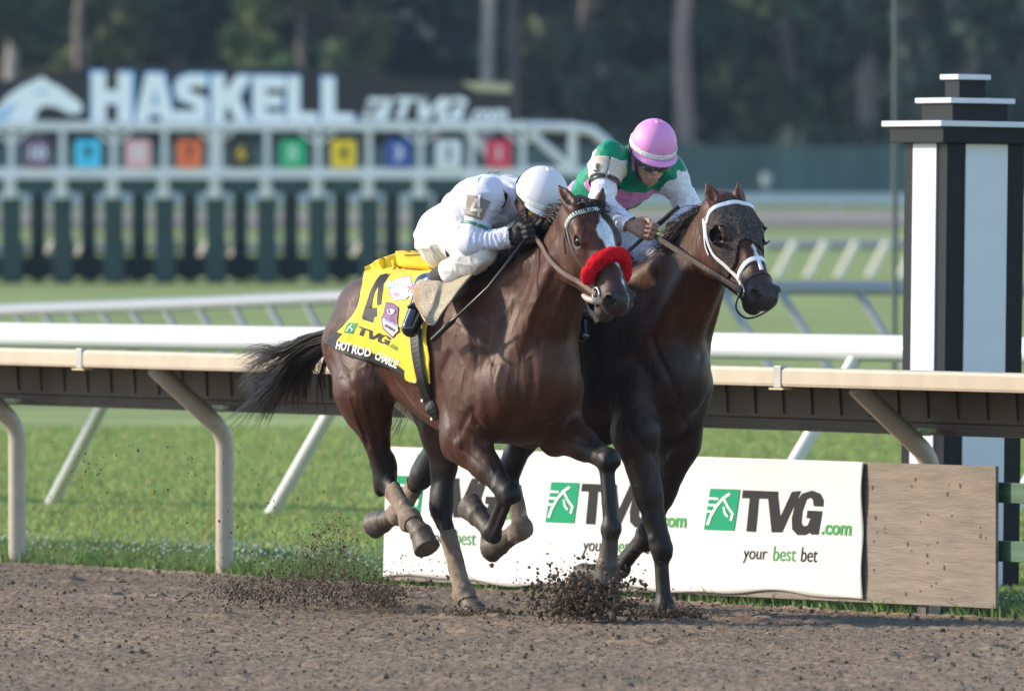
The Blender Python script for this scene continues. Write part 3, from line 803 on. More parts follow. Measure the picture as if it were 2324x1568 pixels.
tree_parts('pine_tree', 'tall tree with a pale bare trunk above the small sign lettering', GRP, wx(1104, 438), 438, 0.25, 15, 9.5, 17, 3.0, 22, 'round', DKG, 46, BARKL)
tree_parts('pine_tree', 'tree with a dark reddish trunk right of the pale bare trunk', GRP, wx(1166, 440), 440, 0.25, 15, 9.0, 17, 3.0, 22, 'round', DKG, 47, mat('bark_dark', (0.11, 0.075, 0.075), .9, var=.3, vscale=1.2))
tree_parts('oak_tree', 'dark bushy tree behind the gap left of the pink helmet', GRP, wx(1330, 448), 448, 0.25, 12, 1.0, 13, 3.6, 36, 'round', GRY, 48, BARK)
tree_parts('pine_tree', 'tall tree with a warm brown bare trunk above and right of the pink helmet', GRP, wx(1556, 437), 437, 0.36, 16, 9.0, 18, 3.2, 24, 'round', DKG, 49, mat('bark_warm', (0.27, 0.19, 0.165), .9, var=.3, vscale=1.2, stretch=(1, 1, .2)))
tree_parts('oak_tree', 'mid green tree between the brown trunk and the grey trunk', GRP, wx(1790, 446), 446, 0.25, 12, 0.8, 13, 3.7, 40, 'round', (0.052, 0.078, 0.034), 50, BARK)
tree_parts('pine_tree', 'tree with a grey brown trunk left of the black pillar', GRP, wx(1972, 438), 438, 0.33, 12, 6.2, 14, 3.0, 24, 'round', GRY, 51, BARK)
for k, (x, d) in enumerate(((2085, 433), (2150, 435), (2205, 432), (2262, 434), (2318, 433), (2372, 435))):
    lab = ['narrow upright grey green tree just right of the grey trunk, behind the thin pole', 'narrow upright tree directly behind the stepped cap of the pillar', 'narrow upright tree rising right above the top of the pillar', 'narrow upright tree right of the top of the pillar', 'narrow upright tree at the right edge of the photo', ''][k]
    if k == 5: continue
    tree_parts('slender_tree', lab, 'slender trees behind the pillar', wx(x, d), d, 0.12, 12, 0.4, 13, 0.75, 44, 'col', (0.060, 0.080, 0.062), 60 + k, BARK, 0.2, 2600)
# the wood behind, one mass
cl = []
rg = random.Random(77)
for k in range(420):
    x = rg.uniform(-34, 34); y = rg.uniform(452, 474); z = 0.9 + 15 * rg.random() ** 0.9
    cl.append((x, y, z, rg.uniform(1.0, 2.4)))
o = crown_mesh('far_wood', cl, 52000, 0.36, (0.036, 0.052, 0.032), 78)
tag(o, 'dark mass of trees filling the background', 'wood', kind='stuff')
cl = []
for k in range(150):
    x = rg.uniform(-27, 24); y = rg.uniform(431, 440); z = 0.8 + 2.6 * rg.random()
    cl.append((x, y, z, rg.uniform(0.6, 1.2)))
o = crown_mesh('undergrowth', cl, 15000, 0.25, (0.030, 0.045, 0.030), 79)
tag(o, 'dark undergrowth at the foot of the far trees', 'undergrowth', kind='stuff')
# a bank of earth behind the wood closes the view
tag(MB().add([(-300, 478, 0.5), (300, 478, 0.5), (300, 560, 30), (-300, 560, 30)], [(0, 1, 2, 3)]).build('wooded_hill', mat('hill_dark', (0.02, 0.028, 0.02), .95, var=.4, vscale=.3)), kind='structure')
# ---- summer haze
hz = MB().box((0, 290, 14.5), (260, 740, 33)).build('haze')
tag(hz, 'thin pale summer haze over the far side of the course', 'haze', kind='stuff')
hm = bpy.data.materials.new('haze_air'); hm.use_nodes = True
hn = hm.node_tree.nodes; hn.remove(hn['Principled BSDF'])
pv = hn.new('ShaderNodeVolumePrincipled'); pv.inputs['Color'].default_value = (0.55, 0.76, 1.0, 1); pv.inputs['Density'].default_value = 0.00009; pv.inputs['Anisotropy'].default_value = 0.2
hm.node_tree.links.new(pv.outputs[0], hn['Material Output'].inputs['Volume'])
hz.data.materials.append(hm)
# ================================================================== SCULPTING TOOLKIT
# bodies are blended from tapered elliptical volumes and skinned as one continuous surface
def vn(v): v = np.asarray(v, float); return v / (np.linalg.norm(v) + 1e-12)
def A3(*v): return np.array(v, float)
class Sculpt:
    def __init__(s): s.P = []
    def cone(s, A, B, ra, rb, side=(0, 1, 0), k=0.03, c=0, sub=False, flat=False, cap=1.0):
        A = np.asarray(A, float); B = np.asarray(B, float)
        ra = (ra, ra) if np.isscalar(ra) else ra; rb = (rb, rb) if np.isscalar(rb) else rb
        a = B - A; L = np.linalg.norm(a); a = a / max(L, 1e-9)
        S = np.asarray(side, float); S = S - a * S.dot(a)
        if np.linalg.norm(S) < 1e-3: S = np.cross(a, (0, 0, 1.0)) + np.cross(a, (1.0, 0, 0))
        S = vn(S); N = np.cross(a, S)
        m = max(*ra, *rb) * max(1.0, cap)
        s.P.append(dict(t=0, A=A, a=a, L=L, S=S, N=N, ra=ra, rb=rb, k=k, c=c, sub=sub, flat=flat, cap=cap, lo=np.minimum(A, B) - m, hi=np.maximum(A, B) + m)); return s
    def ell(s, C, r, ax=None, k=0.03, c=0, sub=False):
        C = np.asarray(C, float); M = np.eye(3) if ax is None else np.array([vn(v) for v in ax])
        m = max(r)
        s.P.append(dict(t=1, C=C, r=np.asarray(r, float), M=M, k=k, c=c, sub=sub, lo=C - m, hi=C + m)); return s
    def loft(s, st, side=(0, 1, 0), k=0.05, c=0, n=24, cap=0.5, sub=False):
        """one smooth volume through stations (x, y, z, half width, half height)"""
        P = np.array(st, float); m = len(P)
        d = np.concatenate([[0], np.cumsum(np.linalg.norm(np.diff(P[:, :3], axis=0), axis=1))])
        u = np.linspace(0, d[-1], n); T = np.zeros_like(P)
        for i in range(m):
            a, b = max(i - 1, 0), min(i + 1, m - 1); T[i] = (P[b] - P[a]) / (d[b] - d[a])
        j = np.clip(np.searchsorted(d, u, 'right') - 1, 0, m - 2); h = (d[j + 1] - d[j])[:, None]; f = ((u - d[j]) / h[:, 0])[:, None]
        Q = (2 * f**3 - 3 * f**2 + 1) * P[j] + (f**3 - 2 * f**2 + f) * h * T[j] + (-2 * f**3 + 3 * f**2) * P[j + 1] + (f**3 - f**2) * h * T[j + 1]
        t = Sculpt()
        for a, b in zip(Q[:-1], Q[1:]): t.cone(a[:3], b[:3], (a[3], a[4]), (b[3], b[4]), side, cap=cap)
        s.P.append(dict(t=2, seg=t.P, k=k, c=c, sub=sub, lo=np.min([q['lo'] for q in t.P], 0), hi=np.max([q['hi'] for q in t.P], 0)))
        return s
    @staticmethod
    def ev(p, X, Y, Z):
        if p['t'] == 2:
            best = None
            for g in p['seg']:                      # nearest point on the centre line, radii blended along it
                A, a, S, L = g['A'], g['a'], g['S'], g['L']
                x, y, z = X - A[0], Y - A[1], Z - A[2]
                tc = np.clip(x * a[0] + y * a[1] + z * a[2], 0, L); f = tc / max(L, 1e-9)
                x, y, z = x - a[0] * tc, y - a[1] * tc, z - a[2] * tc
                dd = x * x + y * y + z * z; q1 = x * S[0] + y * S[1] + z * S[2]
                w = g['ra'][0] + (g['rb'][0] - g['ra'][0]) * f; h = g['ra'][1] + (g['rb'][1] - g['ra'][1]) * f
                if best is None: best = [dd, q1, w, h]
                else:
                    m = dd < best[0]
                    best = [np.where(m, n, o) for n, o in zip((dd, q1, w, h), best)]
            dd, q1, w, h = best; q2 = np.maximum(dd - q1 * q1, 0)
            k0 = np.sqrt((q1 / w) ** 2 + q2 / h ** 2); k1 = np.sqrt((q1 / w ** 2) ** 2 + q2 / h ** 4) + 1e-9
            return np.where(k0 < 0.05, -np.minimum(w, h), k0 * (k0 - 1) / k1)
        if p['t'] == 0:
            A, a, S, N, L = p['A'], p['a'], p['S'], p['N'], p['L']
            x, y, z = X - A[0], Y - A[1], Z - A[2]
            t = x * a[0] + y * a[1] + z * a[2]
            tc = np.clip(t, 0, L); al = t - tc; f = tc / max(L, 1e-9)
            w = p['ra'][0] + (p['rb'][0] - p['ra'][0]) * f; h = p['ra'][1] + (p['rb'][1] - p['ra'][1]) * f
            q1 = (x * S[0] + y * S[1] + z * S[2]); q2 = (x * N[0] + y * N[1] + z * N[2])
            e = (w + h) * 0.5 * p['cap']
            k0 = np.sqrt((q1 / w) ** 2 + (q2 / h) ** 2 + (al / e) ** 2)
            k1 = np.sqrt((q1 / w ** 2) ** 2 + (q2 / h ** 2) ** 2 + (al / e ** 2) ** 2) + 1e-9
            d = k0 * (k0 - 1) / k1
            d = np.where(k0 < 0.05, -np.minimum(w, h), d)
            if p['flat']: d = np.maximum(d, t - L)
            return d
        C, r, M = p['C'], p['r'], p['M']
        x, y, z = X - C[0], Y - C[1], Z - C[2]
        q = [x * M[i, 0] + y * M[i, 1] + z * M[i, 2] for i in range(3)]
        k0 = np.sqrt(sum((q[i] / r[i]) ** 2 for i in range(3))); k1 = np.sqrt(sum((q[i] / r[i] ** 2) ** 2 for i in range(3))) + 1e-9
        return np.where(k0 < 0.05, -r.min(), k0 * (k0 - 1) / k1)
    @staticmethod
    def smin(a, b, k):
        h = np.clip(0.5 + 0.5 * (b - a) / k, 0, 1)
        return b + (a - b) * h - k * h * (1 - h)
    def skin(s, h, grow=0.0):
        """surface nets"""
        add = [p for p in s.P if not p['sub']]
        lo = np.min([p['lo'] for p in add], 0) - 0.05 - grow; hi = np.max([p['hi'] for p in add], 0) + 0.05 + grow
        n = np.ceil((hi - lo) / h).astype(int) + 1
        D = np.full(n, 1.0, np.float32)
        ax = [lo[i] + h * np.arange(n[i]) for i in range(3)]
        for p in s.P:
            mg = p['k'] + 3 * h + grow
            i0 = np.maximum(((p['lo'] - mg - lo) / h).astype(int), 0); i1 = np.minimum(((p['hi'] + mg - lo) / h).astype(int) + 2, n)
            sl = tuple(slice(a, b) for a, b in zip(i0, i1))
            d = Sculpt.ev(p, ax[0][sl[0]][:, None, None], ax[1][sl[1]][None, :, None], ax[2][sl[2]][None, None, :]).astype(np.float32)
            if p['sub']: D[sl] = -Sculpt.smin(-D[sl], d, p['k'])
            else: D[sl] = Sculpt.smin(D[sl], d, p['k'])
        D -= grow
        ins = D < 0
        m = n - 1
        corners = [(i, j, k) for i in (0, 1) for j in (0, 1) for k in (0, 1)]
        cs = np.stack([ins[i:i + m[0], j:j + m[1], k:k + m[2]] for i, j, k in corners], -1).sum(-1)
        act = np.argwhere((cs > 0) & (cs < 8))
        idx = np.full(m, -1, np.int32); idx[tuple(act.T)] = np.arange(len(act))
        acc = np.zeros((len(act), 3)); cnt = np.zeros(len(act))
        val = {c: D[act[:, 0] + c[0], act[:, 1] + c[1], act[:, 2] + c[2]] for c in corners}
        for c in corners:
            for d_ in range(3):
                if c[d_] == 0:
                    e = list(c); e[d_] = 1; e = tuple(e)
                    va, vb = val[c], val[e]; cr = (va < 0) != (vb < 0)
                    t = np.where(cr, va / np.where(cr, va - vb, 1), 0)
                    P = np.tile(np.array(c, float), (len(act), 1)); P[:, d_] += t
                    acc[cr] += P[cr]; cnt[cr] += 1
        V = lo + h * (act + acc / cnt[:, None])
        Fs = []
        for d_ in range(3):
            b, c = [(1, 2), (2, 0), (0, 1)][d_]
            A = np.take(ins, range(n[d_] - 1), d_); B = np.take(ins, range(1, n[d_]), d_)
            e = np.argwhere(A != B); e = e[(e[:, b] > 0) & (e[:, c] > 0) & (e[:, b] < m[b]) & (e[:, c] < m[c])]
            flip = ins[tuple(e.T)]
            q = []
            for ob, oc in ((-1, -1), (0, -1), (0, 0), (-1, 0)):
                w = e.copy(); w[:, b] += ob; w[:, c] += oc; q.append(idx[tuple(w.T)])
            Q = np.stack(q, -1); Q[~flip] = Q[~flip][:, ::-1]; Fs.append(Q)
        F = np.concatenate(Fs); F = F[(F >= 0).all(1)]
        return V, F
    def colors(s, V, palette, tau=0.015):
        pal = np.array(palette); W = np.zeros(len(V)); C = np.zeros((len(V), 3)); dmin = np.full(len(V), 9.0); ds = []
        for p in s.P:
            if p['sub']: ds.append(None); continue
            d = Sculpt.ev(p, V[:, 0], V[:, 1], V[:, 2]); ds.append(d); dmin = np.minimum(dmin, d)
        for p, d in zip(s.P, ds):
            if d is None: continue
            w = np.exp(-(d - dmin) / tau); W += w; C += w[:, None] * pal[p['c']]
        return C / W[:, None]

def relax(V, F, it=1, lam=0.5):
    E = np.concatenate([F[:, [0, 1]], F[:, [1, 2]], F[:, [2, 3]], F[:, [3, 0]]])
    for _ in range(it):
        acc = np.zeros_like(V); cnt = np.zeros(len(V))
        for a, b in ((0, 1), (1, 0)):
            for d_ in range(3): acc[:, d_] += np.bincount(E[:, a], V[E[:, b], d_], len(V))
            cnt += np.bincount(E[:, a], minlength=len(V))
        V = V + lam * (acc / np.maximum(cnt, 1)[:, None] - V)
    return V
def vnormals(V, F):
    n = np.cross(V[F[:, 2]] - V[F[:, 0]], V[F[:, 3]] - V[F[:, 1]]); N = np.zeros_like(V)
    for k in range(4):
        for d_ in range(3): N[:, d_] += np.bincount(F[:, k], n[:, d_], len(V))
    return N / (np.linalg.norm(N, axis=1, keepdims=True) + 1e-12)

def hair(paths, r0, r1=0.15, sides=3):
    """paths (n, m, 3) -> thin tapered tubes"""
    P = np.asarray(paths, float); n, m, _ = P.shape
    r0 = np.broadcast_to(np.asarray(r0, float).reshape(-1, 1), (n, 1))
    T = np.gradient(P, axis=1); T /= np.linalg.norm(T, axis=2, keepdims=True) + 1e-9
    up = np.array([0.3, 0.5, 0.8]); A = np.cross(T, up); A /= np.linalg.norm(A, axis=2, keepdims=True) + 1e-9; B = np.cross(T, A)
    r = r0[:, :, None] * (1 - (1 - r1) * np.linspace(0, 1, m) ** 1.3)[None, :, None]
    ring = [P + r * (A * math.cos(2 * math.pi * k / sides) + B * math.sin(2 * math.pi * k / sides)) for k in range(sides)]
    V = np.stack(ring, 2).reshape(-1, 3)
    base = (np.arange(n)[:, None] * m + np.arange(m - 1)[None]).reshape(-1) * sides
    F = np.concatenate([np.stack([base + k, base + (k + 1) % sides, base + sides + (k + 1) % sides, base + sides + k], -1) for k in range(sides)])
    return V, F
def bez(P0, P1, P2, P3, m):
    t = np.linspace(0, 1, m)[None, :, None]
    P0, P1, P2, P3 = [np.asarray(p)[:, None, :] for p in (P0, P1, P2, P3)]
    return (1 - t) ** 3 * P0 + 3 * t * (1 - t) ** 2 * P1 + 3 * t * t * (1 - t) * P2 + t ** 3 * P3

class Frame:
    """a horse's own axes: x forward, y left, z up"""
    def __init__(s, O): s.O = Vector((O[0], O[1], 0))
    def J(s, x, y, v):
        d = ray(x, y); t = (v - NV.dot(CP - s.O)) / NV.dot(d); p = CP + d * t - s.O
        return np.array([p.dot(RV), v, p.z])
    def cam_dir(s, x, y):
        d = ray(x, y).normalized(); return Vector((d.dot(RV), d.dot(NV), d.z))
    def cam_pos(s):
        p = CP - s.O; return Vector((p.dot(RV), p.dot(NV), p.z))
class Surf:
    def __init__(s, V, F): s.b = BVHTree.FromPolygons([tuple(v) for v in V], [tuple(int(i) for i in f) for f in F])
    def cast(s, o, d, far=200): 
        r = s.b.ray_cast(Vector(o), Vector(d).normalized(), far); return r[0], r[1]
    def near(s, p):
        r = s.b.find_nearest(Vector(p)); return r[0], r[1]
def ribbon(pts, nrm, width, thick, name, m, parent, sidev=None, color=None, close=False):
    """flat strap following points; nrm outward normals"""
    n = len(pts); vs = []; fs = []
    for i in range(n):
        p = Vector(pts[i])
        d = (Vector(pts[(i + 1) % n if close else min(i + 1, n - 1)]) - Vector(pts[i - 1 if close else max(i - 1, 0)])).normalized()
        N = Vector(nrm[i]).normalized(); S = d.cross(N).normalized(); N = S.cross(d).normalized()
        w = width[i] if isinstance(width, (list, tuple)) else width
        for a, b in ((-1, 0), (-0.75, 1), (0.75, 1), (1, 0)): vs.append(p + S * a * w / 2 + N * (thick * b))
    for i in range(n if close else n - 1):
        j = 4 * i; j2 = 4 * ((i + 1) % n)
        for a, b in ((0, 1), (1, 2), (2, 3), (3, 0)): fs.append((j + a, j + b, j2 + b, j2 + a))
    if not close: fs += [(3, 2, 1, 0), tuple(4 * n - 4 + k for k in range(4))]
    return MB().add(vs, fs, False).build(name, m, parent)
def smooth_path(P, n=40):
    return [np.array(p) for p in spline([tuple(p) for p in P], n)]

# ================================================================== HORSES
LK = 1.16
def r2(a, b=None, k=1.0): return (a * LK * k, (b if b is not None else a) * LK * k)
def hoof_at(fe, co, toe, ln=.082):
    toe = np.asarray(toe, float); d = vn(toe - np.asarray(co)); return toe - d * ln
def limb_front(s, sh, el, kn, fe, co, toe, side, cl=1, hoofc=3):
    sh, el, kn, fe, co, toe = map(np.asarray, (sh, el, kn, fe, co, toe)); y = (0, 1, 0)
    s.cone(sh, el, (.075, .115), (.078, .118), k=.06, c=0)
    f = lambda t: el + (kn - el) * t
    a = vn(kn - el); fw = np.cross(a, (0, 1, 0)); fw = fw if fw[0] > 0 else -fw      # limb front
    s.cone(f(0), f(.55), r2(.066, .090), r2(.048, .058), k=.05, c=0)
    s.cone(f(.5), f(1), r2(.046, .056), r2(.036, .041), k=.03, c=cl)
    s.cone(f(.05) + fw * .035, f(.55) + fw * .02, r2(.042, .045), r2(.028, .028), k=.03, c=0)
    s.cone(f(.0) - fw * .05, f(.5) - fw * .022, r2(.04, .045), r2(.028, .028), k=.03, c=0)
    s.ell(el - fw * .085 - a * .02, (.035, .04, .035), k=.05, c=0)                 # point of elbow
    K = [np.cross(a, fw), fw, a]
    s.ell(kn, (.046, .048, .066), ax=K, k=.02, c=cl)
    s.ell(kn + fw * .014 + a * .015, (.040, .036, .040), ax=K, k=.02, c=cl)
    s.ell(kn - fw * .040 - a * .012, (.024, .024, .032), ax=K, k=.018, c=cl)
    for g_ in (-1, 1): s.ell(kn + K[0] * .034 * g_ - a * .040, (.016, .022, .020), ax=K, k=.014, c=cl); s.ell(kn + K[0] * .030 * g_ + a * .042, (.014, .022, .018), ax=K, k=.012, c=cl)
    b = vn(fe - kn); fb = np.cross(b, (0, 1, 0))
    if np.dot(fb, fw) < 0 and np.dot(a, b) > -0.2: fb = -fb
    g = lambda t: kn + (fe - kn) * t
    s.cone(g(.05), g(.95), r2(.0265, .0235), r2(.026, .025), k=.025, c=cl)
    s.cone(g(.10) - fb * .034, g(.97) - fb * .031, r2(.0145), r2(.016), k=.006, c=cl)   # tendon
    fetlock(s, fe, co, toe, fb, cl, hoofc)
def fetlock(s, fe, co, toe, fb, cl, hoofc, pc=6):
    co = hoof_at(fe, co, toe); a = vn(co - fe)
    s.ell(fe, r2(.036) + (.042,), k=.022, c=cl)
    s.ell(fe - fb * .032, r2(.024) + (.028,), k=.018, c=cl)
    s.cone(fe, co, r2(.029, .031), r2(.036, .038), k=.022, c=pc)
    h = vn(toe - co); 
    s.ell(co - h * .004, r2(.042, .044) + (.024,), ax=[np.cross(h, vn(np.cross(h, (0, 1, 0)))), vn(np.cross(h, (0, 1, 0))), h], k=.012, c=pc)
    s.cone(co - h * .002, toe, (.045, .049), (.057, .064), side=(0, 1, 0), k=.007, c=hoofc, flat=True)
def limb_hind(s, hip, st, hk, fe, co, toe, cl=1, hoofc=3):
    hip, st, hk, fe, co, toe = map(np.asarray, (hip, st, hk, fe, co, toe)); sg = np.sign(hip[1])
    a = vn(hk - st); fw = np.cross(a, (0, 1, 0)); fw = fw if fw[0] > 0 else -fw
    f = lambda t: st + (hk - st) * t
    s.cone(hip, st, (.125, .23), (.095, .15), k=.08, c=0); s.cone(st, f(.3), (.095, .15), (.074, .112), k=.08, c=0); s.cone(f(.2), f(.6), (.078, .120), (.050, .066), k=.06, c=0)
    s.cone(hip + A3(-.20, 0, -.02), f(.28) - fw * .05, (.10, .115), (.05, .06), k=.07, c=0)     # hamstrings
    s.cone(f(.5), f(1), r2(.042, .056), r2(.037, .046), k=.03, c=cl)
    s.cone(f(.05) - fw * .065, hk - fw * .050 - a * .045, r2(.03, .04), r2(.014, .016), k=.03, c=cl)  # achilles
    b = vn(fe - hk); fb = np.cross(b, (0, 1, 0)); fb = fb if np.dot(fb, fw) > 0 else -fb
    s.ell(hk, (.047, .058, .078), ax=[(0, 1, 0), fw, vn(a + b)], k=.025, c=cl)
    s.cone(hk - fw * .050 - a * .055, hk - fb * .040 + b * .08, r2(.020, .022), r2(.018, .02), k=.022, c=cl)   # point of hock
    g = lambda t: hk + (fe - hk) * t
    s.cone(g(.08), g(.95), r2(.026, .029), r2(.024, .027), k=.025, c=cl)
    s.cone(g(.12) - fb * .036, g(.97) - fb * .031, r2(.0135), r2(.015), k=.006, c=cl)
    fetlock(s, fe, co, toe, fb, cl, hoofc, 7)

class HorseHead:
    def __init__(h, poll, muz, roll=0.0, kw=1.2):
        h.P = np.asarray(poll, float); a = np.asarray(muz, float) - h.P; h.L = np.linalg.norm(a); h.a = a / h.L
        S = vn(np.cross((0, 0, 1.0), h.a)); N = np.cross(h.a, S)
        c, s_ = math.cos(roll), math.sin(roll); h.S = S * c + N * s_; h.N = N * c - S * s_
        h.k = h.L / 0.585; h.w = kw
    def __call__(h, t, s, n): return h.P + h.a * t * h.k + (h.S * s + h.N * n) * h.w
    def inv(h, V):
        q = V - h.P; return q @ h.a / h.k, q @ h.S / h.w, q @ h.N / h.w
def horse_head(s, h, mouth_open=0.0, cm=2):
    ax = [h.a, h.S, h.N]; S = h.S; w = h.w
    E = lambda p_, r, ax=ax, **k: s.ell(h(*p_), (r[0] * h.k, r[1] * w, r[2] * w), ax, **k)
    C = lambda A, B, ra, rb, **k: s.cone(h(*A), h(*B), (ra * w, ra * w) if np.isscalar(ra) else (ra[0] * w, ra[1] * w), (rb * w, rb * w) if np.isscalar(rb) else (rb[0] * w, rb[1] * w), S, **k)
    st = [(-.01, -.055, .066, .080), (.08, -.052, .082, .092), (.17, -.050, .088, .098), (.26, -.048, .072, .086), (.36, -.040, .052, .068), (.44, -.036, .047, .058), (.51, -.036, .052, .054)]
    s.loft([(*h(t, 0, n), a * w, b * w) for t, n, a, b in st], S, k=.035, c=5, n=20, cap=.6)
    C((.45, 0, -.036), (.535, 0, -.036), (.046, .052), (.052, .050), k=.03, c=cm)
    E((.552, 0, -.036), (.034, .050, .044), k=.02, c=cm)
    C((.10, 0, .024), (.40, 0, .010), (.048, .016), (.028, .014), k=.03, c=5)                    # flat of the face
    for g in (-1, 1):
        E((.165, .050 * g, -.130), (.120, .032, .088), k=.03, c=5)                                 # cheek
        C((.24, .044 * g, -.158), (.46, .020 * g, -.086), (.020, .032), (.02, .024), k=.03, c=5)
        E((.170, .072 * g, .008), (.050, .020, .022), k=.03, c=5)                                  # brow
        E((.215, .070 * g, -.032), (.045, .014, .014), k=.03, c=5)                                 # below the eye
        C((.24, .070 * g, -.040), (.37, .046 * g, -.040), .014, .010, k=.014, c=5)                 # facial crest
        E((.085, .056 * g, .000), (.05, .03, .03), k=.03, c=5)
        s.cone(h(.160, .082 * g, .010), h(.215, .078 * g, .006), .013, .011, S, k=.010, c=5)           # upper lid
        E((.538, .036 * g, -.012), (.040, .026, .030), k=.014, c=cm)                               # nostril wing
        E((.545, .044 * g, .006), (.030, .014, .014), k=.010, c=cm)
        E((.188, .087 * g, -.008), (.027, .018, .017), k=.006, c=5, sub=True)                      # eye socket
        E((.556, .050 * g, -.004), (.024, .024, .018), [h.a * .8 + h.N * .6, h.S, h.N * .8 - h.a * .6], k=.006, c=cm, sub=True)
    E((.505, 0, -.094 - mouth_open), (.046, .032, .024), k=.02, c=cm)                              # chin
    C((.40, 0, -.090 - mouth_open * .4), (.50, 0, -.086 - mouth_open), .024, .028, k=.03, c=cm)
    for g in (-1, 1):
        C((.44, .054 * g, -.064 - mouth_open * .3), (.585, .038 * g, -.070 - mouth_open * .5), .005, .007, k=.006, c=cm, sub=True)
def horse_ears(s, h, tips=None):
    for i, g in enumerate((-1, 1)):
        b = h(.005, .050 * g, .006)
        e = vn(np.asarray(tips[i]) - b); Ln = np.linalg.norm(np.asarray(tips[i]) - b)
        face = vn(h.N * .75 + h.S * .6 * g + h.a * .2); face = vn(face - e * face.dot(e)); w = np.cross(e, face)
        q = lambda t, f=0.0: b + e * Ln * t + face * f
        s.loft([(*q(-.05), .028, .028), (*q(.2), .032, .026), (*q(.42), .033, .023), (*q(.65, .004), .026, .017), (*q(.85, .006), .013, .010), (*q(1.0, .004), .005, .005)], w, k=.012, c=4, n=14, cap=.5)
        s.loft([(*q(.2, .028), .018, .015), (*q(.45, .027), .022, .017), (*q(.68, .022), .015, .011), (*q(.84, .016), .008, .006)], w, k=.006, c=4, n=8, sub=True)

def horse_trunk(s, base=(.40, 0, 1.19), hh=None, mid=None):
    y = (0, 1, 0)
    st = [(-.82, 1.20, .10, .12), (-.72, 1.205, .19, .205), (-.56, 1.22, .25, .245), (-.36, 1.23, .275, .262), (-.12, 1.20, .290, .295), (.10, 1.145, .295, .345), (.28, 1.13, .270, .368), (.44, 1.10, .235, .335), (.57, 1.06, .18, .24)]
    s.loft([(u, 0, z, w, h) for u, z, w, h in st], y, k=.07, n=34, cap=.4)
    s.cone((-.05, 0, 1.45), (.36, 0, 1.48), (.05, .05), (.055, .06), y, k=.09, c=0)              # withers
    s.cone((-.78, 0, 1.30), (-.92, 0, 1.235), (.05, .045), (.032, .03), y, k=.05, c=1)            # dock
    for g in (-1, 1):
        s.ell((-.50, .105 * g, 1.325), (.30, .145, .155), k=.09, c=0)                             # croup
        s.ell((-.70, .12 * g, 1.17), (.135, .10, .19), k=.06, c=0)                                # buttock
        s.ell((.37, .180 * g, 1.14), (.11, .075, .25), ax=[(1, 0, .35), (0, 1, 0), (-.35, 0, 1)], k=.07, c=0)    # shoulder blade
        s.ell((.33, .200 * g, .965), (.155, .075, .135), k=.06, c=0)                              # triceps
        s.ell((.55, .130 * g, 1.01), (.085, .085, .12), k=.05, c=0)                               # point of shoulder
        if g > 0: s.ell((.46, 0, .845), (.16, .15, .10), k=.07, c=0)
        s.ell((.555, .078 * g, .925), (.095, .075, .125), k=.04, c=0)                             # breast
        s.cone((.30, .15 * g, .80), (-.42, .13 * g, 1.02), .07, .05, k=.10, c=0)
    n0 = A3(*base); n2 = hh(.03, 0, -.10); n1 = n0 * .48 + n2 * .52 + A3(.02, 0, -.025) if mid is None else A3(*mid)
    s.loft([(*(n0 + A3(-.08, 0, -.08)), .19, .30), (*n0, .165, .285), (*n1, .105, .200), (*n2, .075, .128)], y, k=.08, c=5, n=20, cap=.5)
    for g in (-1, 1):
        s.cone((.56, .130 * g, 1.06), hh(.08, .05 * g, -.15), (.055, .07), (.03, .04), y, k=.045, c=5)   # neck muscle
        s.cone((.33, .10 * g, 1.38), n1 + A3(-.06, .055 * g, .11), (.06, .06), (.045, .05), y, k=.06, c=5)
    s.cone((.59, 0, 1.02), hh(.14, 0, -.18), (.05, .06), (.035, .035), y, k=.05, c=5)              # windpipe
    s.n0, s.n1, s.n2 = n0, n1, n2

COAT = mat('horse_coat', (0.08, 0.04, 0.02), 0.47, var=0.30, vscale=14, attr=True, bump=0.13, bscale=260, spec=0.25, sheen=0.02, stretch=(1, 1, .5), dirt=(.11, .085, .068), dscale=75, damount=.4, dthr=.655, streak=.45)
HAIRM = mat('black_hair', (0.017, 0.0125, 0.011), 0.36, var=0.4, vscale=30, spec=0.45)
EYE = mat('eye_dark', (0.012, 0.007, 0.005), 0.12, spec=0.35)
HRES = 0.0065
def blaze1(t, sd, n):
    w = np.interp(t, [.09, .12, .17, .23, .30, .36, .40], [.0, .012, .036, .030, .014, .013, .0])
    c = np.interp(t, [.09, .17, .3, .4], [.012, .006, .014, .018])
    m = np.clip((w - np.abs(sd - c)) / .006 + .5, 0, 1) * (n > -.02)
    w2 = np.interp(t, [.44, .47, .50], [0, .012, 0]); 
    return np.maximum(m, np.clip((w2 - np.abs(sd - .016)) / .005, 0, 1) * (n > -.03))
def blaze2(t, sd, n):
    w = np.interp(t, [.28, .30, .38, .42], [0, .009, .011, 0])
    return np.clip((w - np.abs(sd - .004)) / .005, 0, 1) * (n > -.02)

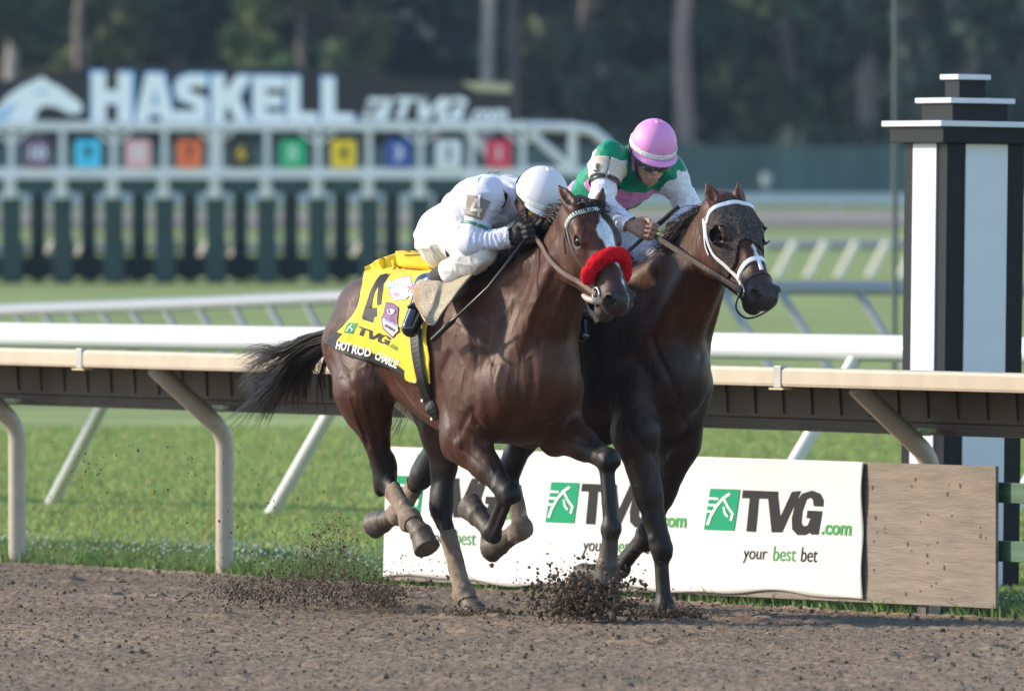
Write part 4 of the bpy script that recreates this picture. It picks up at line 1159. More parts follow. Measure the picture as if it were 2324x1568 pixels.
def etch(V, N, surf, F, lines, S0, k):
    """muscle lines, hollows and veins worked into the skin along traced paths"""
    D = np.zeros(len(V))
    for pts, h, w, mir in lines:
        P = []
        for x, y in pts:
            o, d = F.cam_pos(), F.cam_dir(S0[0] + k * x, S0[1] + k * y); p, n = surf.cast(o + d * 40, d)
            if p is not None: P.append(np.array(p))
        if not P: continue
        P = np.array(smooth_path(P, max(2, 14 * (len(P) - 1)))) if len(P) > 1 else np.array(P)
        for m in ((1, -1) if mir else (1,)):
            Q = P * A3(1, m, 1); lo = Q.min(0) - 3 * w; hi = Q.max(0) + 3 * w
            i = np.where(((V > lo) & (V < hi)).all(1))[0]
            if not len(i): continue
            d2 = np.min(((V[i][:, None] - Q[None]) ** 2).sum(2), 1)
            g = (h * .72 if h < 0 or w > .012 else h * 1.0) * np.exp(-d2 / (w * w)); D[i] = np.where(np.abs(g) > np.abs(D[i]), np.where(np.sign(g) == np.sign(D[i]), g, D[i] + g), np.where(np.sign(g) == np.sign(D[i]), D[i], D[i] + g))
    return V + N * D[:, None]
def build_horse(F, name, label, H, legs, pal, blaze, head, ears, mouth=0.0, neck=None, lines=()):
    s = Sculpt()
    horse_trunk(s, hh=head, **(neck or {}))
    for k, a in legs.items():
        (limb_front if 'fore' in k else limb_hind)(s, *a)
    horse_head(s, head, mouth); horse_ears(s, head, tips=ears)
    V, Fc = s.skin(HRES); V = relax(V, Fc, 1, 0.35); N_ = vnormals(V, Fc); V = V + N_ * (0.005 * (noise3(V * np.array([1, 1, .6]), .11, 3) - .5) + 0.0020 * ((1 - np.abs(2 * noise3(V * np.array([1, 1, .45]), .030, 4) - 1)) ** 2 - .4))[:, None]
    for L_, S0, k in lines: V = etch(V, vnormals(V, Fc), Surf(V, Fc), F, L_, S0, k)
    C = s.colors(V, pal)
    t, sd, n = head.inv(V)
    hm = (t > -.05) & (np.abs(sd) < .14)
    b = blaze(t + .012 * (noise3(V, .02, 5) - .5), sd + .012 * (noise3(V, .018, 6) - .5), n) * hm
    C = C * (1 - b[:, None]) + np.array([.52, .54, .58]) * b[:, None]
    # dark rims round eyes and inside nostrils
    for g in (-1, 1):
        d = np.linalg.norm(V - head(.19, .095 * g, -.01), axis=1); w = np.clip(1 - (d - .028) / .02, 0, 1)[:, None] * .5
        C = C * (1 - w) + np.array([.018, .014, .013]) * w
        d = np.linalg.norm(V - head(.556, .047 * g, -.002), axis=1); w = np.clip(1 - (d - .012) / .012, 0, 1)[:, None] * .9
        C = C * (1 - w) + np.array([.010, .007, .007]) * w
    root = tag(empty(name, F.O, HEAD), label, 'horse')
    body = mesh_np('body', V, Fc, COAT, root, smooth=True, colors=C)
    for g in (-1, 1):
        m = MB(); c = head(.188, .0715 * g, -.008); bm = bmesh.new(); bmesh.ops.create_uvsphere(bm, u_segments=20, v_segments=12, radius=.0225)
        m.add([Vector(c) + v.co for v in bm.verts], [tuple(v.index for v in f.verts) for f in bm.faces], True); bm.free()
        m.build('eye', EYE, root)
    return root, body, V, Fc, s, Surf(V, Fc)

def add_mane(root, s, hd, side, seed, n=520, ln=.15, forelock=True, wild=1.0, kz=1.0):
    rg = np.random.default_rng(seed)
    t = rg.uniform(0, 1, n)
    w0 = A3(.28, 0, 1.50); 
    # crest: top of the neck section
    up0 = vn(np.cross(s.n1 - s.n0, (0, 1, 0))); up0 = up0 * np.sign(up0[2]); up1 = vn(np.cross(s.n2 - s.n1, (0, 1, 0))); up1 = up1 * np.sign(up1[2])
    a = s.n0 + up0 * kz * .255; b_ = s.n1 + up0 * .09 + up1 * .09; c = s.n2 + up1 * .115
    q = lambda t: ((1 - t) ** 2)[:, None] * a + (2 * t * (1 - t))[:, None] * (2 * b_ - .5 * a - .5 * c) + (t ** 2)[:, None] * c
    P0 = q(.12 + .88 * t) + rg.normal(0, .010, (n, 3))
    upv = up0 * (1 - t)[:, None] + up1 * t[:, None]
    back = -vn(s.n2 - s.n0)
    L = ln * rg.uniform(.6, 1.3, n)[:, None]
    L = L * (.55 + .6 * t[:, None])
    P1 = P0 + (upv * .55 + back * .25) * L * wild + rg.normal(0, .012, (n, 3))
    P2 = P0 + (upv * .55 + back * .75) * L * wild + np.array([0, side, 0]) * L * .45 + rg.normal(0, .02, (n, 3))
    P3 = P0 + (upv * .25 * wild + back * 1.0) * L + np.array([0, side, -.25]) * L * .8 + rg.normal(0, .03, (n, 3))
    paths = [bez(P0, P1, P2, P3, 8)]
    if forelock:
        m = 260                                                                 # tuft blown back off the poll
        a0 = rg.uniform(0, 1, m)[:, None]; T0 = c + (a - c) * .22 * a0 + rg.normal(0, .020, (m, 3)); Lt = rg.uniform(.05, .12, (m, 1))
        T3 = T0 + up1 * Lt * rg.uniform(.3, 1.0, (m, 1)) + back * Lt * 1.1 + rg.normal(0, .022, (m, 3)); paths.append(bez(T0, T0 + up1 * Lt * .5, T0 + up1 * Lt * .8 + back * Lt * .5 + rg.normal(0, .012, (m, 3)), T3, 8))
        m = 90
        F0 = np.array([hd(rg.uniform(-.03, .04), rg.normal(0, .022), .015) for _ in range(m)])
        F1 = F0 + hd.N * .05 + hd.S * rg.normal(0, .03, (m, 1)) - hd.a * .01
        F2 = F0 + hd.N * .045 + hd.a * .05 * rg.uniform(.3, 1.2, (m, 1)) + hd.S * rg.normal(0.02, .04, (m, 1))
        F3 = F0 + hd.N * .03 + hd.a * .09 * rg.uniform(.1, 1.1, (m, 1)) + hd.S * rg.normal(0.04, .05, (m, 1))
        paths.append(bez(F0, F1, F2, F3, 8))
    P = np.concatenate(paths)
    Vh, Fh = hair(P, rg.uniform(.0012, .0032, len(P)))
    return mesh_np('mane', Vh, Fh, HAIRM, root, smooth=True)

H1 = Frame((-.21, 49.63)); H2 = Frame((.36, 50.19))
J = H1.J
hd1 = HorseHead(J(1330, 476, -.02), J(1417, 690, -.03))
BRN = [(.052, .0165, .0076), (.012, .009, .0085), (.030, .023, .021), (.085, .068, .054), (.052, .019, .011), (.053, .0167, .0077), (.052, .041, .034), (.095, .073, .056)]
legs1 = {
 'fore_r': (A3(.54, -.16, 1.0), J(1050, 992, -.19), J(1151, 1117, -.15), J(1116, 1207, -.11), J(1094, 1178, -.11), J(1064, 1146, -.11), -1),
 'fore_l': (A3(.54, .16, 1.0), J(1268, 972, .18), J(1377, 1042, .13), J(1388, 1199, .12), J(1382, 1256, .12), J(1373, 1324, .12), 1),
 'hind_r': (A3(-.54, -.14, 1.19), J(824, 880, -.205), J(874, 1078, -.06), J(930, 1177, -.09), J(954, 1205, -.10), J(970, 1246, -.10)),
 'hind_l': (A3(-.54, .14, 1.19), J(1016, 925, .13), J(1002, 1145, .09), J(1053, 1346, .09), J(1070, 1374, .09), J(1092, 1418, .09))}
LN1 = [([(225, 585), (245, 625), (275, 665), (310, 700)], -.013, .018, 0), ([(232, 578), (206, 610), (186, 650)], -.008, .016, 0), ([(182, 695)], .010, .022, 0),
       ([(215, 300), (225, 400), (255, 500), (270, 590)], .009, .030, 1), ([(145, 380), (116, 450), (115, 520), (136, 600), (160, 680)], -.011, .020, 1),
       ([(255, 265), (236, 330), (246, 390)], -.006, .014, 1), ([(295, 285), (282, 350), (302, 410)], -.006, .014, 1), ([(175, 300), (165, 350), (190, 400)], -.004, .012, 1),
       ([(520, 90), (490, 160), (470, 230), (440, 300), (420, 370)], -.011, .020, 1), ([(445, 60), (420, 140), (370, 220), (330, 280)], -.006, .022, 1), ([(560, 140), (520, 230), (500, 300)], .006, .018, 0),
       ([(440, 400), (445, 470), (435, 560), (420, 640)], -.010, .020, 0), ([(340, 600)], .016, .065, 0), ([(490, 575)], .012, .05, 0),
       ([(440, 655), (480, 622), (540, 592), (575, 572)], -.009, .018, 0), ([(490, 690), (560, 676), (640, 700)], -.006, .014, 0), ([(590, 640), (650, 690), (690, 720)], -.006, .012, 0),
       ([(230, 660), (270, 720), (310, 790)], -.006, .012, 0), ([(190, 720), (240, 760), (290, 800)], -.005, .010, 0), ([(250, 640), (300, 720), (340, 790)], .004, .008, 0),
       ([(330, 420), (310, 500), (330, 560)], .0035, .007, 1), ([(400, 240), (380, 320), (395, 400)], .003, .007, 1), ([(200, 430), (185, 520), (215, 570)], .003, .007, 1), ([(260, 320), (300, 380), (290, 450), (320, 500)], .003, .007, 1), ([(150, 250), (200, 280), (240, 340)], .003, .007, 1), ([(560, 690), (620, 710), (680, 740)], .003, .006, 0), ([(460, 180), (430, 250), (440, 310)], .003, .007, 1), ([(230, 690), (280, 740), (300, 800)], .003, .006, 0)]
LN1b = [([(205, 490)], .012, .032, 1), ([(150, 480), (176, 502), (192, 532)], -.008, .016, 1), ([(118, 340), (138, 420), (170, 482)], -.009, .022, 1), ([(62, 330), (90, 400), (130, 455)], -.006, .018, 0),
        ([(290, 440), (328, 520), (336, 575)], -.012, .028, 1), ([(215, 640), (240, 700), (256, 770)], -.006, .013, 0), ([(270, 600), (290, 700), (312, 800)], -.006, .013, 0), ([(180, 560), (205, 640), (240, 740)], .0035, .008, 0),
        ([(380, 500), (440, 580), (500, 640), (560, 690)], .0045, .009, 1), ([(340, 520), (400, 600), (470, 670)], -.006, .03, 1), ([(205, 185)], -.014, .045, 1), ([(150, 140), (110, 220), (80, 300)], .006, .04, 1),
        ([(530, 380), (545, 450), (560, 520)], -.004, .014, 1), ([(480, 450), (500, 520), (530, 590)], -.004, .014, 1), ([(160, 420), (200, 450), (250, 430)], .003, .007, 1), ([(230, 560), (250, 640), (280, 720)], .003, .006, 0), ([(400, 560), (430, 620), (480, 660)], .003, .007, 1), ([(110, 300), (90, 370), (120, 430)], -.004, .014, 1), ([(440, 520), (480, 580), (520, 620)], .003, .006, 1)]
LINES1 = [(LN1, (928.6, 565.3), .6309), (LN1b, (694.5, 597.6), .5408)]
LINES2 = [([([(400, 500)], .020, .075, 0), ([(490, 490)], .012, .045, 0), ([(500, 440), (526, 480), (520, 520), (470, 560), (430, 582)], -.009, .016, 0), ([(300, 470), (330, 530), (390, 580), (440, 588)], -.011, .020, 0),
          ([(390, 140), (420, 220), (460, 290), (490, 370)], -.011, .018, 0), ([(580, 200), (560, 300), (530, 370)], -.008, .018, 0), ([(470, 380), (500, 400), (560, 400)], -.007, .018, 0),
          ([(230, 200), (250, 290), (310, 330)], -.007, .022, 0), ([(290, 150), (330, 220), (390, 290)], -.006, .018, 0), ([(160, 260), (180, 360), (230, 430)], -.007, .02, 0), ([(330, 400), (410, 396), (470, 410)], -.005, .014, 0),
          ([(395, 592), (412, 640), (392, 720)], -.008, .014, 0), ([(290, 600), (300, 700), (342, 790)], -.006, .013, 0), ([(320, 620), (350, 720), (380, 820)], .004, .008, 0), ([(450, 640), (440, 700), (420, 760)], -.005, .012, 0), ([(430, 190), (470, 300), (480, 360)], .0035, .007, 0)], (1251.6, 686.4), .586)]
horse1, body1, V1, F1, S1, SF1 = build_horse(H1, 'racehorse', 'bay racehorse with a white blaze and red fleece noseband galloping in front', 1, legs1, BRN, blaze1, hd1,
    [J(1267, 421, -.085), J(1366, 427, .045)], mouth=.034, lines=LINES1)
DRK = [(.026, .0148, .0118), (.012, .009, .0085), (.036, .032, .031), (.075, .06, .05), (.085, .032, .017), (.060, .021, .011), (.035, .028, .024), (.075, .057, .045)]
J = H2.J
hd2 = HorseHead(J(1650, 462, .01), J(1746, 678, -.02))
legs2 = {
 'fore_r': (A3(.54, -.16, 1.0), J(1440, 985, -.17), J(1500, 1240, -.1), J(1509, 1374, -.1), J(1512, 1398, -.1), J(1520, 1440, -.1), -1),
 'fore_l': (A3(.54, .16, 1.0), J(1540, 1000, .16), J(1466, 1220, .10), J(1408, 1290, .10), J(1374, 1300, .10), J(1324, 1310, .10), 1),
 'hind_r': (A3(-.54, -.14, 1.19), A3(-.74, -.17, .93), J(958, 1079, -.12), J(906, 1166, -.12), J(884, 1178, -.12), J(848, 1192, -.12)),
 'hind_l': (A3(-.54, .14, 1.19), A3(-.62, .15, .92), J(1156, 1064, .12), J(1186, 1200, .12), J(1156, 1222, .12), J(1112, 1246, .12))}
horse2, body2, V2, F2, S2, SF2 = build_horse(H2, 'racehorse', 'dark bay racehorse with a black hood and white bridle behind the front horse', 2, legs2, DRK, blaze2, hd2,
    [J(1603, 417, -.075), J(1673, 415, .075)], mouth=.018, lines=LINES2)
# ------------------------------------------------------------------ hair, hood, tack
add_mane(horse1, S1, hd1, -1, 11, n=760, ln=.17, wild=1.25)
add_mane(horse2, S2, hd2, -1, 12, n=700, ln=.12, wild=.62, forelock=False, kz=.95)
def add_tail(root, F, P, seed, n=700, tipspread=.12):
    rg = np.random.default_rng(seed)
    a, b, c, d = [np.asarray(p) for p in P]
    nl = 46; lk = rg.integers(0, nl, n); ln_ = lambda s_: rg.normal(0, s_, (nl, 3)).clip(-2 * s_, 2 * s_)[lk]; nz = lambda s_: rg.normal(0, s_, (n, 3)).clip(-2.2 * s_, 2.2 * s_)
    w = (rg.uniform(.45, 1.1, nl)[lk] * rg.uniform(.8, 1.08, n))[:, None]; f = ln_(1.0)
    P0 = a + f * .010 + nz(.008); P1 = a + (b - a) + f * .024 + nz(.006)
    P2 = P1 + (c - b) * w + f * .022 + nz(.009); P3 = P2 + (d - c) * w * rg.uniform(.7, 1.25, (n, 1)) + f * tipspread * .55 + nz(.018) - np.array([0, 0, 1]) * rg.exponential(.025, nl)[lk][:, None]
    P = bez(P0, P1, P2, P3, 16)
    s_ = np.linspace(0, 1, 16)[None, :]; ph = rg.uniform(0, 6, nl)[lk][:, None]; am = .020 * s_ * rg.uniform(.3, 1.3, nl)[lk][:, None]
    P[:, :, 2] += am * np.sin(s_ * 11 + ph); P[:, :, 0] += am * np.cos(s_ * 9 + ph * 1.3)
    Vh, Fh = hair(P, rg.uniform(.0012, .0030, n), 0.25)
    return mesh_np('tail', Vh, Fh, HAIRM, root, smooth=True)
J = H1.J
add_tail(horse1, H1, [A3(-.85, 0, 1.235), J(694, 772, .0), J(640, 838, .0), J(596, 872, .02)], 5, 1350, .085)
add_tail(horse2, H2, [A3(-.85, 0, 1.235), A3(-1.1, 0, 1.25), A3(-1.35, 0, 1.15), A3(-1.55, 0, .95)], 6, 500)

LEATHER = mat('leather_brown', (0.045, 0.024, 0.016), 0.5, var=.2); BLKL = mat('leather_black', (0.010, 0.010, 0.011), 0.38, var=.2, dirt=(.12, .09, .07), dscale=50, damount=.5, dthr=.66)
WSTRAP = mat('strap_white', (0.72, 0.72, 0.74), 0.5, var=.08, dirt=(.20, .14, .11), dscale=60, damount=.6, dthr=.62)
STEEL = mat('steel', (0.55, 0.54, 0.52), 0.25, metal=1.0); REINM = mat('rein_rubber', (0.055, 0.042, 0.035), 0.75, var=.3, vscale=60, dirt=(.2, .15, .11), dscale=40, damount=.6)
def hpt(h, SF, t, ang, off=.004, c=-.045):
    a = h(t, 0, c); d = h.S * math.sin(R(ang)) + h.N * math.cos(R(ang))
    p, n = SF.cast(a + d * .235, -d)
    if p is None: return np.array(a + d * .08), np.array(d)
    return np.array(p) + np.array(d) * off, np.array(d)
def hstrap(h, SF, path, width, name, m, parent, thick=.003, n=40, off=.002, close=False):
    q = [hpt(h, SF, t, a, off) for t, a in path]
    P = smooth_path([p for p, _ in q], n); Nn = smooth_path([d for _, d in q], n)
    return ribbon(P, Nn, width, thick, name, m, parent)
def ring_at(c, ax, r, tr, name, m, parent, n=20):
    ax = vn(ax); u = vn(np.cross(ax, (0.2, .3, 1))); w = np.cross(ax, u)
    return MB().tube([np.asarray(c) + (u * math.cos(2 * math.pi * k / n) + w * math.sin(2 * math.pi * k / n)) * r for k in range(n + 1)], tr, 8, caps=False).build(name, m, parent)
def arcp(t, a0, a1, n=14, dt=0.0): return [(t + dt * (2 * i / n - 1) ** 2, a0 + (a1 - a0) * i / n) for i in range(n + 1)]

# bridle of the front horse
br1 = empty('bridle'); br1.parent = horse1
bb_ = hstrap(hd1, SF1, arcp(.045, -84, 84, dt=.022), .020, 'browband', mat('bead_white', (.75, .77, .74), .35), br1, n=61, off=.006, thick=.006)
bb_.data.materials.append(mat('bead_green', (.012, .05, .035), .4))
for p in bb_.data.polygons: p.material_index = 1 if (p.index // 4) % 2 and p.index % 4 == 1 else 0
hstrap(hd1, SF1, [(.03, -88), (.12, -88), (.22, -92), (.33, -92), (.43, -98), (.47, -100)], .016, 'cheek_strap', LEATHER, br1)
hstrap(hd1, SF1, [(.03, -96), (.12, -100), (.22, -99), (.32, -98), (.38, -100)], .012, 'cheek_strap', LEATHER, br1)
hstrap(hd1, SF1, [(.03, 88), (.12, 88), (.22, 92), (.33, 92), (.43, 98), (.47, 100)], .016, 'cheek_strap', LEATHER, br1)
hstrap(hd1, SF1, [(.03, -92), (.08, -106), (.13, -116), (.17, -122)], .012, 'throat_strap', LEATHER, br1)
# red fleece noseband
pth = [hpt(hd1, SF1, .335 + .05 * (abs(a) / 100) ** 2, a, .022) for a in range(-104, 105, 8)]
C_ = smooth_path([p for p, _ in pth], 60); nr = 22
Vf = []
for i, c in enumerate(C_):
    tdir = vn(C_[min(i + 1, 59)] - C_[max(i - 1, 0)]); o_ = vn(np.cross(tdir, hd1.a)); q_ = np.cross(tdir, o_)
    rr = .033 * min(1.0, .45 + .75 * math.sin(math.pi * (i + .5) / 60) ** .35)
    for k in range(nr):
        an = 2 * math.pi * k / nr; Vf.append(c + (o_ * math.cos(an) + q_ * math.sin(an)) * rr)
Vf = np.array(Vf); cc_ = np.repeat(np.array(C_), nr, 0)
Vf = cc_ + (Vf - cc_) * (1 + .22 * (noise3(Vf, .018, 8) - .5) + .30 * (noise3(Vf, .009, 9) - .5))[:, None]
Ff = np.array([(i * nr + k, i * nr + (k + 1) % nr, (i + 1) * nr + (k + 1) % nr, (i + 1) * nr + k) for i in range(59) for k in range(nr)])
RED = mat('fleece_red', (0.46, 0.005, 0.013), 0.95, var=.45, vscale=70, sheen=.0, bump=.8, bscale=130, spec=.15)
fl = mesh_np('fleece_noseband', Vf, Ff, RED, br1, smooth=True)
bit, _ = hpt(hd1, SF1, .465, -98, .010)
ring_at(bit, hd1.S, .026, .005, 'bit_ring', STEEL, br1); 
bitl, _ = hpt(hd1, SF1, .465, 98, .010); ring_at(bitl, hd1.S, .026, .005, 'bit_ring', STEEL, br1)
MB().tube([bit, (bit + bitl) / 2, bitl], .006, 8).build('bit_bar', STEEL, br1)
hstrap(hd1, SF1, [(.465, -98), (.47, -125), (.48, -150), (.48, 180), (.48, 150), (.47, 125), (.465, 98)], .012, 'chin_strap', LEATHER, br1)
tg = [np.array(hpt(hd1, SF1, .50, -104, -.012)[0]), H1.J(1355, 684, -.150), H1.J(1334, 678, -.165), H1.J(1322, 669, -.16)]
MB().tube(smooth_path(tg, 14), [.010, .012, .0135, .014, .014, .014, .014, .014, .0135, .013, .012, .011, .009, .005], 12).build('tongue', mat('tongue_pale', (.40, .30, .25), .4, var=.15), horse1)

# bridle, hood of the second horse
def hood_faces():
    t, sd, n = hd2.inv(V2)
    eye = np.linalg.norm(V2 - hd2(.188, -.080, -.008), axis=1); eyel = np.linalg.norm(V2 - hd2(.188, .080, -.008), axis=1)
    ear = np.minimum(*[np.min([np.linalg.norm(V2 - (hd2(.005, .050 * g, .006) * (1 - f) + np.asarray(tp) * f), axis=1) for f in (.15, .4, .7, 1)], 0) for g, tp in ((-1, H2.J(1603, 420, -.075)), (1, H2.J(1673, 418, .075)))])
    lim = .325 + .10 * np.clip((-n - .02) / .08, 0, 1) - .13 * np.clip((.022 - np.abs(sd - .0)) / .022, 0, 1) ** .5 * (n > 0) * 0
    front = np.clip((n + .02) / .05, 0, 1); lim = .345 - .055 * front + .02 * np.sin(sd * 60)
    ok = (t > .025 + .05 * front * 0) & (t < lim) & (np.abs(sd) < .13) & (n > -.118) & (eye > .043) & (eyel > .043) & (ear > .045) & (t > .03 + .6 * np.clip(-n - .10, 0, 1))
    f = ok[F2].all(1); return f
fm = hood_faces(); N2 = vnormals(V2, F2); used = np.unique(F2[fm]); re_ = np.zeros(len(V2), int); re_[used] = np.arange(len(used))
Vhd = (V2 + N2 * (.0065 + .003 * (noise3(V2, .03, 12)))[:, None])[used]
HOODM = mat('hood_cloth', (.042, .034, .031), .95, var=.4, vscale=40, dirt=(.17, .15, .14), dscale=95, damount=.28, dthr=.48, bump=.6, bscale=170, spec=.2)
hood = mesh_np('hood', Vhd, re_[F2[fm]], HOODM, horse2, smooth=True)
so = hood.modifiers.new('solid', 'SOLIDIFY'); so.thickness = .004; so.offset = -1
SFH = Surf(np.concatenate([V2, Vhd]), np.concatenate([F2, re_[F2[fm]] + len(V2)]))
# blinker cups: half domes behind each eye
for g in (-1, 1):
    c = hd2(.190, .080 * g, -.008); m_ = MB(); vs = []
    nu, nv = 16, 7
    bk = vn(-hd2.N * .80 - hd2.a * .25); out = vn(hd2.S * g); up = vn(np.cross(bk, out))
    for i in range(nu + 1):
        an = math.pi * (i / nu - .5) * 1.25
        for j in range(nv + 1):
            el = (math.pi / 2) * j / nv * .62
            d_ = (bk * math.cos(an) + up * math.sin(an))
            vs.append(c + d_ * (.050 * math.cos(el) ** .8) + out * (-.012 + .066 * math.sin(el)))
    m_.add(vs, [(i * (nv + 1) + j, (i + 1) * (nv + 1) + j, (i + 1) * (nv + 1) + j + 1, i * (nv + 1) + j + 1) for i in range(nu) for j in range(nv)], True)
    cup = m_.build('blinker_cup', BLKL, hood); q = cup.modifiers.new('solid', 'SOLIDIFY'); q.thickness = .005
br2 = empty('bridle'); br2.parent = horse2
hstrap(hd2, SFH, arcp(.05, -86, 86, dt=.022), .022, 'browband', WSTRAP, br2, n=50, off=.004, thick=.005)
for g in (-1, 1):
    hstrap(hd2, SFH, [(.03, 92 * g), (.12, 104 * g), (.22, 112 * g), (.31, 108 * g), (.40, 102 * g), (.46, 100 * g)], .020, 'cheek_strap', WSTRAP, br2, thick=.005)
hstrap(hd2, SFH, [(.03, -98), (.09, -110), (.15, -120), (.20, -124)], .018, 'throat_strap', WSTRAP, br2, thick=.004)
hstrap(hd2, SFH, arcp(.375, -105, 105, dt=.035), .024, 'noseband', WSTRAP, br2, n=50, thick=.006)
hstrap(hd2, SFH, [(.375, 0), (.42, 0), (.44, 0)], .018, 'nose_drop', WSTRAP, br2, thick=.006)
hstrap(hd2, SFH, arcp(.455, -120, 120, dt=.03), .008, 'nose_cord', LEATHER, br2, n=40)
b2, _ = hpt(hd2, SF2, .475, -100, .010); b2l, _ = hpt(hd2, SF2, .475, 100, .010)
ring_at(b2, hd2.S, .026, .005, 'bit_ring', STEEL, br2); ring_at(b2l, hd2.S, .026, .005, 'bit_ring', STEEL, br2)
MB().tube([b2, (b2 + b2l) / 2, b2l], .006, 8).build('bit_bar', STEEL, br2)
MB().tube(smooth_path([b2, b2 + A3(-.01, -.02, -.07), b2 + A3(.05, -.01, -.115), b2 + A3(.11, .03, -.10), b2l + A3(.02, .02, -.05), b2l], 30), .0045, 6).build('loose_strap', BLKL, br2)

# leg bandages
BANDAGE = mat('bandage', (0.20, 0.155, 0.118), 0.9, var=.35, vscale=18, dirt=(.60, .56, .52), dscale=9, damount=.85, dthr=.55, bump=.5, bscale=30, spec=.15)
def bandage(root, V, F, A, B, seed=1):
    """cloth wound tightly round the cannon: the leg's own surface, a few millimetres out"""
    A, B = np.asarray(A), np.asarray(B); d = vn(B - A); L = np.linalg.norm(B - A)
    q = V - A; t = q @ d; r = np.linalg.norm(q - t[:, None] * d, axis=1)
    ok = (t > 0) & (t < L) & (r < .085); f = F[ok[F].all(1)]
    u = np.unique(f); re_ = np.zeros(len(V), int); re_[u] = np.arange(len(u)); N = vnormals(V, F)
    S = vn(np.cross(d, (1, .2, 0))); W = np.cross(d, S); an = np.arctan2(q @ W, q @ S) / 6.2832
    ph = (t / .036 + an) % 1.0
    g = .0045 + .0014 * ph + .002 * (noise3(V, .02, seed) - .5)
    P = (V + N * g[:, None])[u]
    o = mesh_np('leg_bandage', P, re_[f], BANDAGE, root, smooth=True); so = o.modifiers.new('solid', 'SOLIDIFY'); so.thickness = .005; so.offset = -1
    return o
for root, V_, F_, lg, keys in ((horse1, V1, F1, legs1, ('hind_r', 'hind_l')), (horse2, V2, F2, legs2, ('hind_r', 'hind_l'))):
    for i, k in enumerate(keys):
        L_ = lg[k]; a = L_[2] * .70 + L_[3] * .30; e = L_[3] + vn(hoof_at(*L_[3:6]) - L_[3]) * .0 + vn(L_[3] - L_[2]) * .045
        bandage(root, V_, F_, a, e, 30 + i)

# ------------------------------------------------------------------ saddle cloth and saddle of the front horse
def px_hit(F, SF, x, y):
    o, d = F.cam_pos(), F.cam_dir(x, y)
    p, n = SF.cast(o + d * 40, d)
    if p is not None: return np.array(p), np.array(n), True
    best = None
    for k in range(140):
        q = o + d * (47.5 + k * .03); r, nn = SF.near(q); dd = (r - q).length
        if best is None or dd < best[0]: best = (dd, q, nn)
    return np.array(best[1]), np.array(best[2]), False
def patch(rows, nt, ns):
    rows = np.array(rows, float); t = np.linspace(0, len(rows) - 1, nt); s_ = np.linspace(0, rows.shape[1] - 1, ns)
    def cr(A, u):
        out = []
        for v in u:
            i = min(int(v), len(A) - 2); f = v - i; p0, p1, p2, p3 = A[max(i - 1, 0)], A[i], A[i + 1], A[min(i + 2, len(A) - 1)]
            out.append(0.5 * (2 * p1 + (p2 - p0) * f + (2 * p0 - 5 * p1 + 4 * p2 - p3) * f * f + (3 * p1 - p0 - 3 * p2 + p3) * f ** 3))
        return np.array(out)
    A = cr(rows, t); return cr(A.transpose(1, 0, 2), s_).transpose(1, 0, 2)
rows = [[(832, 611), (868, 591), (905, 577), (944, 572), (985, 580), (1020, 590)],
        [(829, 655), (866, 640), (903, 630), (940, 632), (970, 648), (1000, 680)],
        [(819, 700), (850, 700), (885, 702), (920, 715), (948, 735), (976, 745)],
        [(785, 744), (822, 752), (862, 765), (905, 790), (940, 810), (980, 810)],
        [(741, 778), (790, 806), (850, 824), (905, 845), (938, 869), (985, 873)]]
YEL = mat('cloth_yellow', (0.72, 0.50, 0.012), 0.7, var=.06, vscale=12, bump=.25, bscale=14, sheen=.1); CBLK = mat('cloth_black', (0.012, 0.012, 0.013), 0.7, var=.2, bump=.2, bscale=20)
def drape(F, SF, rows, name, mats, band, off=.014, nt=56, ns=70, wr=.020, seed=20):
    G = patch(rows, nt, ns); P = np.zeros((nt, ns, 3)); Nn = np.zeros((nt, ns, 3))
    for i in range(nt):
        for j in range(ns):
            p, n, ok = px_hit(F, SF, *G[i, j])
            P[i, j] = p; Nn[i, j] = n
    out = vn(np.array([-.3, -1, .25]))
    fl_ = P.reshape(-1, 3); fold = noise3(fl_ * np.array([1, 1, .5]), .07, seed) * .6 + noise3(fl_, .035, seed + 1) * .4
    P = P + out * (off + wr * (fold.reshape(nt, ns) - .3))[:, :, None]
    for _ in range(3): P[1:-1, 1:-1] = .5 * P[1:-1, 1:-1] + .125 * (P[:-2, 1:-1] + P[2:, 1:-1] + P[1:-1, :-2] + P[1:-1, 2:])
    Q = P[::-1].copy(); Q[:, :, 1] *= -1                                           # the far side hangs the same
    A = np.concatenate([Q, P]); n2 = 2 * nt
    Fq = grid_faces(n2, ns)
    tt = np.concatenate([np.linspace(1, 0, nt), np.linspace(0, 1, nt)]); ss = np.linspace(0, 1, ns)
    mi = [1 if band(tt[f // (ns - 1)] if True else 0, ss[f % (ns - 1)]) else 0 for f in range(len(Fq))]
    o = mesh_np(name, A, Fq, mats, None, smooth=True, mat_idx=mi)
    so = o.modifiers.new('solid', 'SOLIDIFY'); so.thickness = .004; so.offset = 0
    return o, Surf(P.reshape(-1, 3), grid_faces(nt, ns))
cloth1, SFC = drape(H1, SF1, rows, 'cloth_sheet', [YEL, CBLK], lambda t, s_: (t > .885 and s_ < .735) or s_ < .028 or (t > .80 and s_ < .10))
sc1 = tag(empty('saddle_cloth', H1.O, HEAD), 'yellow saddle cloth with black number and name band on the front horse', 'saddle cloth')
cloth1.parent = sc1
def lay_px(V2_, F_, m, name, off=.008, parent=None, F=H1, SF=None, S0=(710.6, 549.1), k=.2163, maxedge=26):
    def fn(V):
        out = []
        for a, b in V:
            p, n, ok = px_hit(F, SF or SFC, S0[0] + k * a, S0[1] + k * b)
            d = np.array(F.cam_dir(S0[0] + k * a, S0[1] + k * b)); out.append(p - d * off)
        return np.array(out)
    return warp(V2_, F_, fn, name, m, parent or sc1, maxedge)
